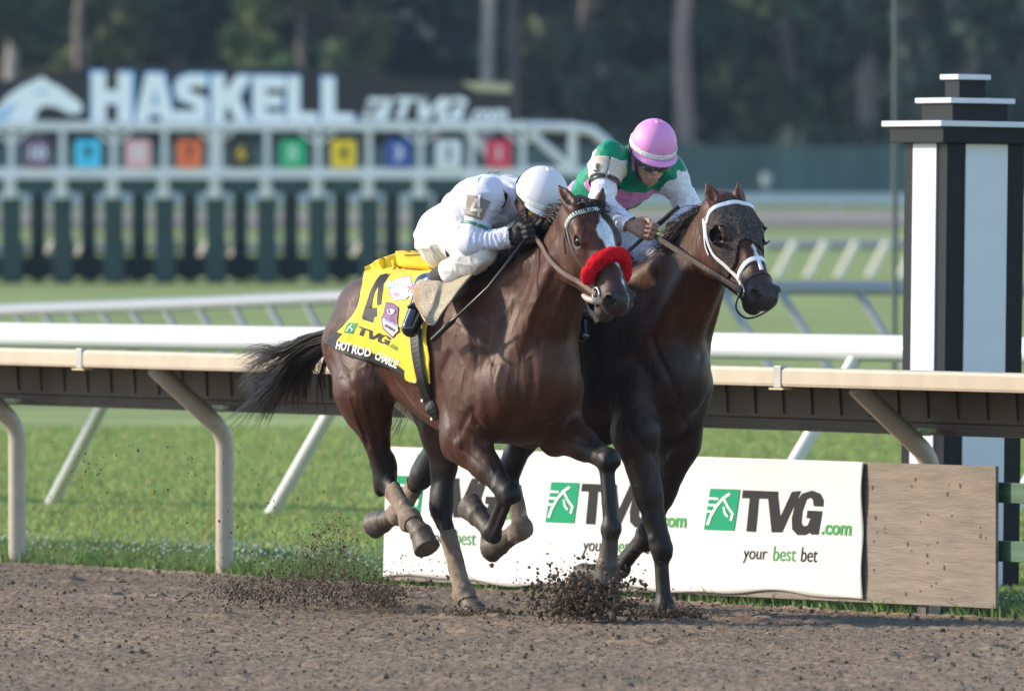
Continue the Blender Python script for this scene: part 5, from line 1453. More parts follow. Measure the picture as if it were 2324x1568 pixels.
num4 = [(850, 268), (735, 308), (660, 400), (600, 510), (565, 620), (540, 690), (512, 790), (520, 815), (625, 848), (640, 790), (672, 780), (668, 700), (676, 690), (612, 690), (620, 620), (645, 530), (685, 455), (668, 600), (672, 668), (712, 655), (718, 560), (740, 440), (800, 350), (910, 292)]
lay_px(*poly_mesh([num4]), CBLK, 'number', maxedge=22)
lay_px(*poly_mesh([[(1045, 295), (1060, 290), (1170, 370), (1130, 385), (1045, 320)]]), CBLK, 'number_end', maxedge=22)
PINK = mat('badge_pink', (.75, .22, .30), .6); CYAN = mat('badge_cyan', (.30, .62, .64), .6); CWH = mat('cloth_white', (.75, .75, .76), .7)
def scl(P, f): c = np.mean(np.array(P), 0); return [tuple(c + (np.array(p) - c) * f) for p in P]
hexa = [(890, 372), (1025, 352), (1052, 470), (985, 605), (850, 622), (785, 545), (800, 430)]
b_ = lay_px(*poly_mesh([hexa]), PINK, 'badge', maxedge=11)
lay_px(*poly_mesh([[(890, 385), (1015, 366), (1036, 462), (985, 470), (880, 432), (810, 425)], [(800, 500), (850, 490), (940, 525), (1010, 555), (975, 595), (852, 610)]]), CWH, 'badge_face', .016, b_, maxedge=11); lay_px(*poly_mesh([[(775, 405), (870, 430), (970, 470), (1060, 535), (1035, 585), (940, 525), (850, 490), (762, 465)]]), CYAN, 'badge_ribbon', .020, b_, maxedge=11)
lay_px(*poly_mesh([[(835, 535), (870, 525), (905, 545), (910, 580), (890, 570), (870, 560), (880, 585), (850, 570)]]), PINK, 'badge_horse', .021, b_)
def tpx(s, x0, y0, x1, y1, hgt, bow=0.0, shear=0.0, bold=0.0):
    V, F_ = text_mesh(s, 1.0, shear, bold); w = V[:, 0].max(); f = V[:, 0] / w
    d = np.array([x1 - x0, y1 - y0]); n = np.array([d[1], -d[0]]) / np.linalg.norm(d)
    return np.stack([x0 + d[0] * f + n[0] * V[:, 1] * hgt, y0 + d[1] * f + n[1] * V[:, 1] * hgt + bow * np.sin(math.pi * f)], -1), F_
lay_px(*tpx('HASKELL', 790, 458, 1035, 560, 62, -8, bold=.05), CWH, 'badge_word', .028, b_)
PUR = mat('badge_purple', (.10, .018, .12), .6); LIL = mat('badge_lilac', (.50, .38, .52), .6)
shield = [(765, 640), (835, 648), (895, 690), (880, 800), (892, 940), (835, 1000), (735, 905), (715, 800), (738, 760)]
g_ = lay_px(*poly_mesh([scl(shield, 1.06)]), CBLK, 'shield', maxedge=22); g2 = lay_px(*poly_mesh([shield]), PUR, 'shield_face', .014, g_, maxedge=22)
lay_px(*poly_mesh([[(722, 800), (885, 885), (890, 935), (835, 992), (740, 900)]]), LIL, 'shield_base', .020, g_, maxedge=22)
lay_px(*poly_mesh([ring_poly(815, 720, 40, 42, -20, 200, 10, 10), [(800, 705), (830, 700), (845, 730), (825, 755), (810, 735)]]), LIL, 'shield_emblem', .026, g_)
lay_px(*tpx('CHALLENGE', 722, 822, 885, 905, 44, bold=.03), mat('badge_blue', (.25, .38, .62), .6), 'shield_word', .026, g_); lay_px(*tpx('SERIES', 742, 880, 850, 945, 40, bold=.03), CBLK, 'shield_word', .026, g_)
cg = mat('cloth_green', (.01, .22, .09), .6)
q_ = lay_px(*poly_mesh([[(368, 843), (470, 850), (415, 962), (318, 950)]]), cg, 'logo_square', maxedge=22)
lay_px(*poly_mesh(stroke([(350, 935), (375, 895), (405, 865)], 9) + stroke([(385, 890), (412, 920), (400, 935)], 8)), CWH, 'logo_horse', .011, q_)
def shift_letters():
    out = []
    for p in tvg_letters():
        q = []
        for x, y in p:
            a = (x - 300) / 360.0; b = (y - 675) / 195.0
            base = np.array([470, 880]) * (1 - a) + np.array([815, 985]) * a
            q.append(tuple(base + np.array([-18 * (b - .5) - 0, 96 * b + 0]) + np.array([0, 10 * a])))
        out.append(q)
    return out
lay_px(*poly_mesh(shift_letters()), CBLK, 'logo_letters', maxedge=22)
lay_px(*tpx('.com', 795, 1092, 872, 1142, 84, bold=.02), mat('ink_light_green', (0.05, 0.27, 0.07), 0.6, spec=0.15), 'logo_ending')
for s, x0, y0, x1, y1, h_ in (('HOT', 232, 1116, 385, 1148, 118), ('ROD', 398, 1162, 598, 1206, 122), ('CHARLIE', 640, 1222, 872, 1326, 116)):
    lay_px(*tpx(s, x0, y0, x1, y1, h_, bold=.032), CWH, 'name_word', .009)
# girth
def strap_px(F, SF, path, width, name, m, parent, thick=.008, off=.012, n=30):
    q = [px_hit(F, SF, *p) for p in path]
    P = smooth_path([p + nn * off for p, nn, _ in q], n); Nn = smooth_path([nn for _, nn, _ in q], n)
    return ribbon(P, Nn, width, thick, name, m, parent)
sad1 = tag(empty('saddle', H1.O, HEAD), 'muddy beige racing saddle flap under the rider in white', 'saddle')
SF1C = Surf(np.concatenate([V1, np.array([v.co[:] for v in cloth1.data.vertices])]), np.concatenate([F1, np.array([p.vertices[:] for p in cloth1.data.polygons]) + len(V1)]))
gp_ = [(946, 745), (950, 800), (962, 862), (976, 906), (988, 936)]
q = [px_hit(H1, SF1C, *p) for p in gp_]
Pg_ = [p + nn * .010 for p, nn, _ in q]; Ng_ = [nn for _, nn, _ in q]
und = [np.array(SF1.cast((Pg_[-1][0], y_, .3), (0, 0, 1))[0]) + A3(0, 0, -.010) for y_ in (-.12, -.04, .04, .12)]
Pall = Pg_ + und + [p * A3(1, -1, 1) for p in Pg_[::-1]]; Nall = Ng_ + [A3(0, 0, -1)] * 4 + [n * A3(1, -1, 1) for n in Ng_[::-1]]
ribbon(smooth_path(Pall, 80), smooth_path(Nall, 80), .075, .009, 'girth', BLKL, sad1)
m_ = MB()
for x, y in ((968, 905), (990, 948), (952, 862)):
    p, n, _ = px_hit(H1, SF1, x, y); m_.box(p + n * .022, (.014, .008, .012))
m_.build('buckle', STEEL, sad1)
FLAP = mat('flap_beige', (0.42, 0.35, 0.24), .75, var=.15, dirt=(.10, .085, .055), dscale=190, damount=.8, dthr=.50, bump=.2); FLAPI = mat('flap_tan', (.42, .25, .13), .7, var=.12)
frows = [[(945, 640), (985, 612), (1040, 597), (1098, 590)], [(938, 664), (968, 640), (1012, 628), (1062, 632)], [(944, 694), (965, 690), (993, 680), (1032, 670)], [(968, 728), (974, 734), (984, 736), (1000, 716)]]
G = patch(frows, 24, 30); P = np.zeros((24, 30, 3))
for i in range(24):
    for j in range(30):
        p, n, ok = px_hit(H1, SF1C, *G[i, j]); d = np.array(H1.cam_dir(*G[i, j]))
        P[i, j] = p - d * (.235 + .08 * (1 - j / 29) ** .8 + .012 * math.sin(i * .3))
for _ in range(4): P[1:-1, 1:-1] = .5 * P[1:-1, 1:-1] + .125 * (P[:-2, 1:-1] + P[2:, 1:-1] + P[1:-1, :-2] + P[1:-1, 2:])
o = mesh_np('flap', P.reshape(-1, 3), grid_faces(24, 30), [FLAP, FLAPI], sad1, smooth=True, mat_idx=[1 if ((f % 29) < 7 - 5 * (f // 29) / 23 + 0 and (f // 29) > 6) else 0 for f in range(23 * 29)])
so = o.modifiers.new('solid', 'SOLIDIFY'); so.thickness = .008
o2 = mesh_np('flap', P.reshape(-1, 3) * A3(1, -1, 1), grid_faces(24, 30), [FLAP], sad1, smooth=True); so = o2.modifiers.new('solid', 'SOLIDIFY'); so.thickness = .008
def seat(F, SF, root, m):
    P = []
    for u in np.linspace(-.10, .20, 14):
        for v in np.linspace(-.12, .12, 13):
            p, n = SF.cast((u, v, 2.2), (0, 0, -1)); z = p.z if p is not None else 1.4
            P.append((u, v, z + .03 + .03 * ((u - .06) / .2) ** 2 + .012 * (1 - (v / .17) ** 2)))
    o = mesh_np('seat', P, grid_faces(14, 13), m, root, smooth=True); so = o.modifiers.new('solid', 'SOLIDIFY'); so.thickness = .02
seat(H1, SF1, sad1, BLKL)
# second horse: blue cloth, saddle and girth, mostly hidden
sc2 = tag(empty('saddle_cloth', H2.O, HEAD), 'dark blue saddle cloth on the hooded second horse, mostly hidden', 'saddle cloth')
def drape_uv(F, SF, us, zs, name, m, root):
    P = []
    prof = [(-1, z) for z in zs] + [(1, z) for z in zs[::-1]]
    for u in us:
        for g, z in prof:
            p, n = SF.cast((u, g * 1.0, z), (0, -g, 0))
            if p is None: p, n = SF.cast((u, g * .06, 2.3), (0, 0, -1))
            P.append(np.array(p) + np.array(n) * .014)
    o = mesh_np(name, P, grid_faces(len(us), len(prof)), m, root, smooth=True); so = o.modifiers.new('solid', 'SOLIDIFY'); so.thickness = .004
drape_uv(H2, SF2, np.linspace(-.55, .22, 24), np.linspace(1.0, 1.5, 22), 'cloth_sheet', mat('cloth_blue', (.015, .03, .12), .7, var=.2, bump=.2), sc2)
sad2 = tag(empty('saddle', H2.O, HEAD), 'black racing saddle on the hooded horse under the rider in green', 'saddle')
seat(H2, SF2, sad2, BLKL)
ua = [SF2.cast((.14 - .04 * k / 10, -1.0, 1.45 - .6 * k / 10), (0, 1, 0)) for k in range(11)]
ua = [(np.array(p) + np.array(n) * .018, np.array(n)) for p, n in ua if p is not None]
un = [(np.array(SF2.cast((.10, y_, .3), (0, 0, 1))[0]) + A3(0, 0, -.012), A3(0, 0, -1)) for y_ in (-.12, -.04, .04, .12)]
al = ua + un + [(p * A3(1, -1, 1), n * A3(1, -1, 1)) for p, n in ua[::-1]]
ribbon(smooth_path([a for a, _ in al], 70), smooth_path([b for _, b in al], 70), .075, .009, 'girth', BLKL, sad2)
# ================================================================== JOCKEYS
SKIN = mat('skin', (0.42, 0.235, 0.165), 0.5, var=.12, vscale=14, attr=False, spec=.35, dirt=(.12, .08, .06), dscale=34, damount=.5, dthr=.63)
def cloth_skin(s, res, seed, wr=.010, stretch=(1, 1, 1), grow=0.0, relaxn=1, folds=()):
    V, F = s.skin(res, grow); V = relax(V, F, relaxn, .4); N = vnormals(V, F)
    q = V * np.array(stretch)
    r1 = 1 - np.abs(2 * noise3(q, .075, seed) - 1); r2_ = 1 - np.abs(2 * noise3(q, .035, seed + 1) - 1)
    V = V + N * (wr * (r1 ** 2 - .4) + wr * .45 * (r2_ ** 2 - .4))[:, None]
    for A, Bq, rad, per in folds:                       # gathers across a limb
        A = np.asarray(A); d = np.asarray(Bq) - A; L = np.linalg.norm(d); d = d / L; t_ = (V - A) @ d; rr = np.linalg.norm(V - A - t_[:, None] * d, axis=1)
        wgt = np.clip(1 - np.abs(t_ / L - .5) * 1.7, 0, 1) * np.clip((rad - rr) / .02, 0, 1)
        ph = t_ / per + 2.6 * noise3(V, .06, seed + 3); V = V + N * (wgt * .0040 * (1 - 2 * np.abs(np.sin(ph * 3.14159)) ** .6))[:, None]
    return V, F
def person_bones(s, B, c=0, torso=True, arms=True, legs=True, head=True, g=0.0):
    """one continuous figure through the joints in B"""
    up = vn(B['neck'] - B['pelvis']); lat = vn(B['sh_l'] - B['sh_r'])
    if torso:
        m = B['pelvis'] * .5 + B['chest'] * .5
        s.loft([(*B['pelvis'], .138 + g, .100 + g), (*(m + B.get('arch', A3(0, 0, .03))), .122 + g, .090 + g), (*B['chest'], .152 + g, .106 + g), (*B['neck'], .110 + g, .070 + g)], lat, k=.06, c=c, n=16, cap=.7)
        for k in 'rl': s.ell(B['sh_' + k], (.061 + g,) * 3, k=.06, c=c)
    if arms:
        for k in 'rl':
            s.cone(B['sh_' + k], B['el_' + k], .051 + g, .040 + g, k=.05, c=c); s.cone(B['el_' + k], B['wr_' + k], .041 + g, .029 + g, k=.03, c=c)
    if legs:
        for k in 'rl':
            s.ell(B['hip_' + k] + A3(-.06, 0, -.01), (.122 + g, .105 + g, .118 + g), k=.07, c=c)
            s.cone(B['hip_' + k], B['kn_' + k], .084 + g, .053 + g, k=.06, c=c); s.cone(B['kn_' + k], B['an_' + k], .049 + g, .036 + g, k=.04, c=c)
            d = vn(B['an_' + k] - B['kn_' + k]); s.ell(B['kn_' + k] * .68 + B['an_' + k] * .32 + vn(np.cross(d, lat)) * .0, (.045 + g,) * 3, k=.05, c=c)
            s.cone(B['an_' + k], B['toe_' + k], (.038 + g, .042 + g), (.036 + g, .028 + g), k=.03, c=c)
    if head:
        H = B['head']; fw, u = vn(B['face']), None; u = vn(B['crown'] - fw * np.dot(B['crown'], fw)); sd = np.cross(u, fw)
        s.cone(B['neck'], H - u * .05 - fw * .02, .055, .05, k=.04, c=c)
        s.ell(H + u * .02 - fw * .01, (.098, .078, .105), ax=[fw, sd, u], k=.03, c=c)
        s.ell(H - u * .055 + fw * .03, (.062, .056, .065), ax=[fw, sd, u], k=.03, c=c)                # jaw
        s.ell(H - u * .105 + fw * .060, (.024, .026, .018), ax=[fw, sd, u], k=.02, c=c)               # chin
        s.cone(H + u * .01 + fw * .082, H - u * .035 + fw * .106, .010, .015, k=.012, c=c)             # nose
        for q in (-1, 1):
            s.ell(H - u * .020 + fw * .062 + sd * q * .038, (.026, .022, .020), ax=[fw, sd, u], k=.016, c=c)   # cheekbone
            s.ell(H + u * .006 + fw * .094 + sd * q * .032, (.016, .018, .012), ax=[fw, sd, u], k=.010, c=c, sub=True)
            s.ell(H - u * .01 - fw * .012 + sd * q * .080, (.022, .012, .032), ax=[fw, sd, u], k=.01, c=c)     # ear
        s.cone(H - u * .068 + fw * .092 + sd * .020, H - u * .068 + fw * .092 - sd * .020, .009, .009, k=.008, c=c)   # lips
        s.cone(H - u * .084 + fw * .088 + sd * .018, H - u * .084 + fw * .088 - sd * .018, .010, .010, k=.008, c=c)
        s.cone(H - u * .076 + fw * .104 + sd * .020, H - u * .076 + fw * .104 - sd * .020, .0045, .0045, k=.004, c=c, sub=True)
        B['hf'] = (H, fw, u, sd)
def hand(s, wr, fist, axis, side, c=0, r=.0):
    """palm, five bent fingers closing round a bar: axis = the bar, side = +1/-1 for the thumb end"""
    d = vn(fist - wr); ax = vn(axis - d * np.dot(axis, d)); n = np.cross(d, ax)          # n: palm side
    palm = wr + d * .060
    s.cone(wr, palm, (.026 + r, .020 + r), (.040 + r, .018 + r), ax, k=.02, c=c)
    for i in range(4):
        o = ax * (.030 - .020 * i) * side; L = (.92, 1.0, .95, .78)[i]
        k1 = palm + o + d * .034; k2 = k1 + (d * .022 + n * .030) * L; k3 = k2 + (-d * .022 + n * .016) * L; k4 = k3 - d * .020 * L - n * .004
        s.cone(palm + o * .9 - d * .01, k1, .0105 + r, .0105 + r, k=.006, c=c); s.cone(k1, k2, .0100 + r, .0090 + r, k=.004, c=c); s.cone(k2, k3, .0090 + r, .0082 + r, k=.004, c=c); s.cone(k3, k4, .0082 + r, .0072 + r, k=.004, c=c)
    t0 = wr + d * .022 + ax * .030 * side; t1 = t0 + d * .030 + ax * .016 * side + n * .016; t2 = t1 + d * .024 - ax * .006 * side + n * .020
    s.cone(t0, t1, .0145 + r, .0115 + r, k=.010, c=c); s.cone(t1, t2, .0110 + r, .0085 + r, k=.005, c=c)
def helmet(root, B, r, cover, band, name='helmet', tiltc=0.0):
    H, fw, u, sd = B['hf']; C = H + u * .047 - fw * .006
    hm = empty(name); hm.parent = root
    nu, nv = 48, 20; vs = []
    for j in range(nv + 1):
        th = math.pi * .5 * j / nv * 1.17
        for i in range(nu):
            ph = 2 * math.pi * i / nu
            gore = 1 - .010 * (abs(math.cos(ph * 3)) ** 14) * math.sin(th)
            x, y, z = math.sin(th) * math.cos(ph) * r * 1.06 * gore, math.sin(th) * math.sin(ph) * r * .94 * gore, math.cos(th) * r * 1.03
            if z < 0: x, y = x * .99, y * .99
            vs.append(C + fw * x + sd * y + u * z)
    fs = [(j * nu + i, j * nu + (i + 1) % nu, (j + 1) * nu + (i + 1) % nu, (j + 1) * nu + i) for j in range(nv) for i in range(nu)]
    sh = MB().add(vs, fs, True).build('shell', cover, hm); so = sh.modifiers.new('solid', 'SOLIDIFY'); so.thickness = .008; so.offset = -1
    MB().tube([C + u * (r * 1.02), C + u * (r * 1.09)], [.019, .014], 14).build('button', cover, hm)
    def rim(z, a0, a1, out, n=40):
        P = []; Nn = []
        for i in range(n + 1):
            ph = R(a0 + (a1 - a0) * i / n); k = math.sqrt(max(0, 1 - (z / r / 1.03) ** 2)); d = fw * math.cos(ph) * 1.06 + sd * math.sin(ph) * .94
            P.append(C + d * (r * k + out) + u * z); Nn.append(d)
        return P, Nn
    P, Nn = rim(-.004, -178, 178, .002); ribbon(P, Nn, .024, .003, 'band', band, hm)
    # peak
    m = MB(); pv = []; n = 28
    for i in range(n + 1):
        ph = R(-72 + 144 * i / n); k = math.cos(ph * 1.2)
        d = fw * math.cos(ph) * 1.06 + sd * math.sin(ph) * .94
        a = C + d * (r * .985) - u * .016; b = a + d * (.004 + .034 * max(0, k) ** .8) - u * (.010 + .004 * max(0, k))
        pv += [a + u * .004, b + u * .002, b - u * .003, a - u * .006]
    m.add(pv, [(4 * i + q, 4 * i + (q + 1) % 4, 4 * i + 4 + (q + 1) % 4, 4 * i + 4 + q) for i in range(n) for q in range(4)], True); m.build('peak', cover, hm)
    return hm, C
def goggles(root, B, lens, frame, r):
    H, fw, u, sd = B['hf']; gg = empty('goggles'); gg.parent = root
    c = H - u * .004 + fw * .032; n = 26; vs = []
    prof = [(.026, .0), (.030, .006), (.024, .012), (.010, .016), (-.012, .016), (-.026, .012), (-.031, .006), (-.027, .0)]
    for i in range(n + 1):
        ph = R(-78 + 156 * i / n); d = fw * math.cos(ph) * .076 + sd * math.sin(ph) * .078; nose = .010 * math.exp(-(ph / .16) ** 2)
        for z, o in prof:
            zz_ = z if z > 0 else z + nose
            vs.append(c + d * (1 + o * 9 / 1.0 * .9) + u * zz_ * (1 - .25 * abs(ph) / 1.36))
    k = len(prof); m = MB().add(vs, [(i * k + j, i * k + j + 1, (i + 1) * k + j + 1, (i + 1) * k + j) for i in range(n) for j in range(k - 1)], True)
    o = m.build('goggle_frame', [frame, lens], gg)
    for p in o.data.polygons: p.material_index = 1 if 1 <= p.index % (k - 1) <= 5 else 0
    return gg
def tubes_strap(P, w, name, m, parent, N, thick=.003): return ribbon(smooth_path(P, 30), smooth_path(N, 30), w, thick, name, m, parent)

def build_jockey(F, label, B, mats, res=.006, seed=50, gloves=None):
    root = tag(empty('person', F.O, HEAD), label, 'person')
    b = Sculpt(); person_bones(b, B, g=-.012)
    for k, sd_ in (('r', 1), ('l', -1)): hand(b, B['wr_' + k], B['fist_' + k], B['bar_' + k], sd_)
    V, Fc = b.skin(res * .8); mesh_np('body', V, Fc, SKIN, root, smooth=True)
    # silks
    j = Sculpt(); person_bones(j, B, legs=False, head=False, g=.013)
    j.cone(B['neck'] - vn(B['neck'] - B['chest']) * .02, B['neck'] + vn(B['head'] - B['neck']) * .12, .072, .062, k=.03)
    Vj, Fj = cloth_skin(j, res, seed, .010, (1, 1, 1.0), folds=[(B['el_' + k], B['wr_' + k], .075, .020) for k in 'rl'] + [(B['sh_' + k], B['el_' + k], .085, .028) for k in 'rl'])
    ends = [(B['wr_' + k], vn(B['wr_' + k] - B['el_' + k])) for k in 'rl']
    keep = np.ones(len(Vj), bool)
    for e, d in ends: keep &= ~(((Vj - e) @ d > -.004) & (np.linalg.norm(Vj - e, axis=1) < .09))
    keep &= ~(((Vj - B['neck']) @ vn(B['head'] - B['neck']) > .115) & (np.linalg.norm(Vj - B['neck'], axis=1) < .18))
    fj = Fj[keep[Fj].all(1)]
    mi = mats['silk_fn'](Vj[fj].mean(1), B) if 'silk_fn' in mats else None
    jk = mesh_np('silks', Vj, fj, mats['silk'], root, smooth=True, mat_idx=mi)
    so = jk.modifiers.new('solid', 'SOLIDIFY'); so.thickness = .003; so.offset = -1
    # breeches
    l = Sculpt()
    B2 = dict(B)
    for k in 'rl': B2['an_' + k] = B['kn_' + k] * .42 + B['an_' + k] * .58; B2['toe_' + k] = B2['an_' + k] + vn(B2['an_' + k] - B2['kn_' + k]) * .002
    person_bones(l, B2, torso=False, arms=False, head=False, g=.013)
    l.loft([(*B['pelvis'], .155, .118), (*(B['pelvis'] * .62 + B['chest'] * .38 + A3(0, 0, .012)), .138, .104)], vn(B['sh_l'] - B['sh_r']), k=.06, n=6, cap=.6)
    Vl, Fl = cloth_skin(l, res, seed + 5, .010, (.8, .8, 1.2), folds=[(B['hip_' + k], B['kn_' + k], .15, .032) for k in 'rl'])
    kp = np.ones(len(Vl), bool)
    for k in 'rl': kp &= ~((Vl - B2['an_' + k]) @ vn(B2['an_' + k] - B2['kn_' + k]) > .012) | (np.linalg.norm(Vl - B2['an_' + k], axis=1) > .12)
    br = mesh_np('breeches', Vl, Fl[kp[Fl].all(1)], mats['breeches'], root, smooth=True)
    for k in 'rl':
        t = Sculpt(); d = vn(B['an_' + k] - B['kn_' + k]); a0 = B['kn_' + k] * .50 + B['an_' + k] * .50
        t.cone(a0 * .6 + B['an_' + k] * .4, B['an_' + k], .050, .047, k=.03); f = vn(B['toe_' + k] - B['an_' + k])
        t.cone(B['an_' + k], B['toe_' + k], (.044, .052), (.042, .034), k=.035); t.ell(B['an_' + k] - f * .018 + d * .01, (.042, .042, .042), k=.03)
        Vb, Fb = t.skin(res); bo = mesh_np('boot', Vb, Fb, mats['boot'], root, smooth=True)
        t = Sculpt(); t.cone(B['kn_' + k] * .40 + B['an_' + k] * .60, B['kn_' + k] * .25 + B['an_' + k] * .75, .052, .052, k=.02); Vb, Fb = t.skin(res); mesh_np('boot_top', Vb, Fb, mats['sock'], bo, smooth=True)
    if gloves is not None:
        for k, sd_ in (('r', 1), ('l', -1)):
            t = Sculpt(); hand(t, B['wr_' + k], B['fist_' + k], B['bar_' + k], sd_, r=.0035); t.cone(B['wr_' + k] - vn(B['fist_' + k] - B['wr_' + k]) * .015, B['wr_' + k] + vn(B['fist_' + k] - B['wr_' + k]) * .02, .034, .034, k=.01)
            Vg, Fg = t.skin(res * .7); mesh_np('glove', Vg, Fg, gloves, root, smooth=True)
    return root, jk, Surf(Vj, fj), Surf(Vl, Fl), B

WSILK = mat('silk_white', (0.53, 0.545, 0.65), .6, var=.04, bump=.12, bscale=26, sheen=.1, spec=.3)
WPANT = mat('breeches_white', (0.62, 0.60, 0.59), .65, var=.04, bump=.12, bscale=22)
SOCK = mat('sock_dark', (.03, .028, .032), .8, var=.2); BOOT = mat('boot_black', (.010, .011, .016), .16, spec=.6, dirt=(.1, .08, .06), dscale=60, damount=.5, dthr=.68, coat=.3)
GLOVE = mat('glove_black', (.009, .009, .009), .7, var=.2)
J = H1.J
B1 = dict(pelvis=J(1029, 521, 0), chest=J(1096, 462, 0), neck=J(1166, 452, 0), sh_r=J(1108, 446, -.165), sh_l=J(1150, 440, .165), el_r=J(1066, 553, -.25), wr_r=J(1166, 538, -.13), el_l=A3(.47, .25, 1.60), wr_l=A3(.60, .11, 1.62),
          hip_r=J(1022, 536, -.09), hip_l=J(1055, 530, .09), kn_r=J(1090, 572, -.20), an_r=J(968, 652, -.275), toe_r=J(931, 746, -.36), kn_l=A3(.33, .205, 1.55), an_l=A3(-.03, .27, 1.36), toe_l=A3(.06, .31, 1.24),
          head=J(1225, 463, 0), face=A3(.86, .05, -.52), crown=A3(.5, 0, .86), arch=A3(0, 0, .035))
B1['fist_r'] = B1['wr_r'] + vn(J(1205, 530, -.09) - B1['wr_r']) * .09; B1['bar_r'] = vn(J(1205, 545, -.10) - J(985, 765, -.30)); B1['fist_l'] = B1['wr_l'] + A3(.08, -.04, -.01); B1['bar_l'] = A3(0, .6, .8)
person1, silk1, SJ1, SL1, B1 = build_jockey(H1, 'rider in plain white silks and white helmet crouched low on the front horse', B1, dict(silk=WSILK, breeches=WPANT, boot=BOOT, sock=SOCK), seed=50, gloves=GLOVE)
hm1, hc1 = helmet(person1, B1, .117, mat('cover_white', (.58, .58, .63), .6, var=.03, bump=.05, bscale=30), mat('band_cream', (.72, .74, .66), .55))
goggles(person1, B1, mat('lens_gold', (.30, .20, .04), .12, metal=.6), GLOVE, .1)
GSILK = mat('silk_green', (0.001, 0.20, 0.105), .5, var=.12, bump=.14, bscale=24, spec=.25); PSILK = mat('silk_pink', (0.62, 0.22, 0.50), .55, var=.08, bump=.12, bscale=24, dirt=(.12, .07, .08), dscale=90, damount=.5, dthr=.64)
WMUD = mat('silk_muddy_white', (0.66, 0.64, 0.69), .6, var=.05, bump=.12, bscale=26, dirt=(.16, .12, .11), dscale=100, damount=.7, dthr=.60)
J = H2.J
B2_ = dict(pelvis=A3(-.17, 0, 1.66), chest=J(1408, 408, 0), neck=J(1452, 372, 0), sh_r=J(1384, 362, -.175), sh_l=J(1516, 392, .175), el_r=J(1362, 462, -.27), wr_r=J(1430, 512, -.20), el_l=J(1562, 470, .24), wr_l=J(1530, 520, .12),
           hip_r=A3(-.15, -.09, 1.64), hip_l=A3(-.15, .09, 1.64), kn_r=A3(.26, -.21, 1.56), an_r=J(1318, 690, -.30), toe_r=J(1326, 760, -.33), kn_l=A3(.26, .21, 1.56), an_l=A3(-.08, .28, 1.36), toe_l=A3(.02, .31, 1.22),
           head=J(1479, 349, 0), face=A3(.80, -.28, -.50), crown=A3(.42, -.05, .90), arch=A3(-.02, 0, .03))
B2_['fist_r'] = B2_['wr_r'] + vn(J(1482, 530, -.12) - B2_['wr_r']) * .09; B2_['bar_r'] = vn(J(1530, 485, .05) - J(1400, 600, -.2)); B2_['fist_l'] = B2_['wr_l'] + A3(.07, -.04, -.03); B2_['bar_l'] = A3(0, .6, .8)
def silks2(C, B):
    ax = vn(B['neck'] - B['pelvis']); t = (C - B['pelvis']) @ ax / np.linalg.norm(B['neck'] - B['pelvis'])
    sleeve = np.zeros(len(C), bool)
    for k in 'rl':
        a, b = B['sh_' + k], B['el_' + k]; d = vn(b - a); L = np.linalg.norm(b - a)
        q = (C - a) @ d; r = np.linalg.norm(C - a - q[:, None] * d, axis=1)
        q2 = (C - b) @ vn(B['wr_' + k] - b)
        sleeve |= ((q > -.012) & (r < .080) & (q < L + .08)) | ((np.linalg.norm(C - b, axis=1) < .09)) | ((q2 > -.02) & (np.linalg.norm(C - b - np.clip(q2, 0, .3)[:, None] * vn(B['wr_' + k] - b), axis=1) < .075))
    lat = vn(B['sh_l'] - B['sh_r']); s_ = (C - B['chest']) @ lat
    fd = A3(.6, 0, -.8); fd = vn(fd - ax * fd.dot(ax)); front = (C - B['pelvis'] - ax * ((C - B['pelvis']) @ ax)[:, None]) @ fd > -.02
    bandp = ((t > .66) & (t < .86) & front) | (t < .40)
    hd = vn(B['head'] - B['neck']); qh = (C - B['neck']) @ hd
    col_ = (qh > .045) & (np.linalg.norm(C - B['neck'] - hd * qh[:, None], axis=1) < .095)
    mi = np.where(sleeve, 2, np.where(bandp | col_, 1, 0)); return mi
person2, silk2, SJ2, SL2, B2_ = build_jockey(H2, 'rider in green and pink silks with a pink helmet on the hooded horse', B2_, dict(silk=[GSILK, PSILK, WMUD], breeches=WMUD, boot=BOOT, sock=SOCK, silk_fn=silks2), seed=60)
hm2, hc2 = helmet(person2, B2_, .107, mat('cover_pink', (.66, .25, .52), .55, var=.06, bump=.05, bscale=30, dirt=(.2, .1, .16), dscale=120, damount=.5, dthr=.64), mat('band_muddy', (.70, .70, .62), .6, dirt=(.15, .12, .09), dscale=110, damount=.8, dthr=.55))
goggles(person2, B2_, mat('lens_muddy', (.05, .055, .06), .25, dirt=(.28, .26, .24), dscale=70, damount=.8, dthr=.52), GLOVE, .1)
# ------------------------------------------------------------------ armbands, whips, reins, stirrups
def armband(F, SF, A, Bj, f0, f1, face_dir, name, m, parent, off=.004, a0=0, a1=360):
    A, Bj = np.asarray(A), np.asarray(Bj); d = vn(Bj - A); c0 = A + (Bj - A) * f0; c1 = A + (Bj - A) * f1
    u = vn(np.asarray(face_dir) - d * np.dot(face_dir, d)); w = np.cross(d, u); vs = []; n, k = 36, 8
    for i in range(n + 1):
        an = R(a0 + (a1 - a0) * i / n); dr = u * math.cos(an) + w * math.sin(an)
        for j in range(k + 1):
            c = c0 + (c1 - c0) * j / k; p, nn = SF.cast(c + dr * .16, -dr)
            r = np.linalg.norm(np.array(p) - c) if p is not None else .06
            r = min(max(r, .045), .085)
            vs.append(c + dr * (r + off))
    fs = [(i * (k + 1) + j, (i + 1) * (k + 1) + j, (i + 1) * (k + 1) + j + 1, i * (k + 1) + j + 1) for i in range(n) for j in range(k)]
    V = relax(np.array(vs), np.array(fs), 2, .3)
    o = mesh_np(name, V, fs, m, parent, smooth=True); so = o.modifiers.new('solid', 'SOLIDIFY'); so.thickness = .003; so.offset = 1
    return o, Surf(V, fs)
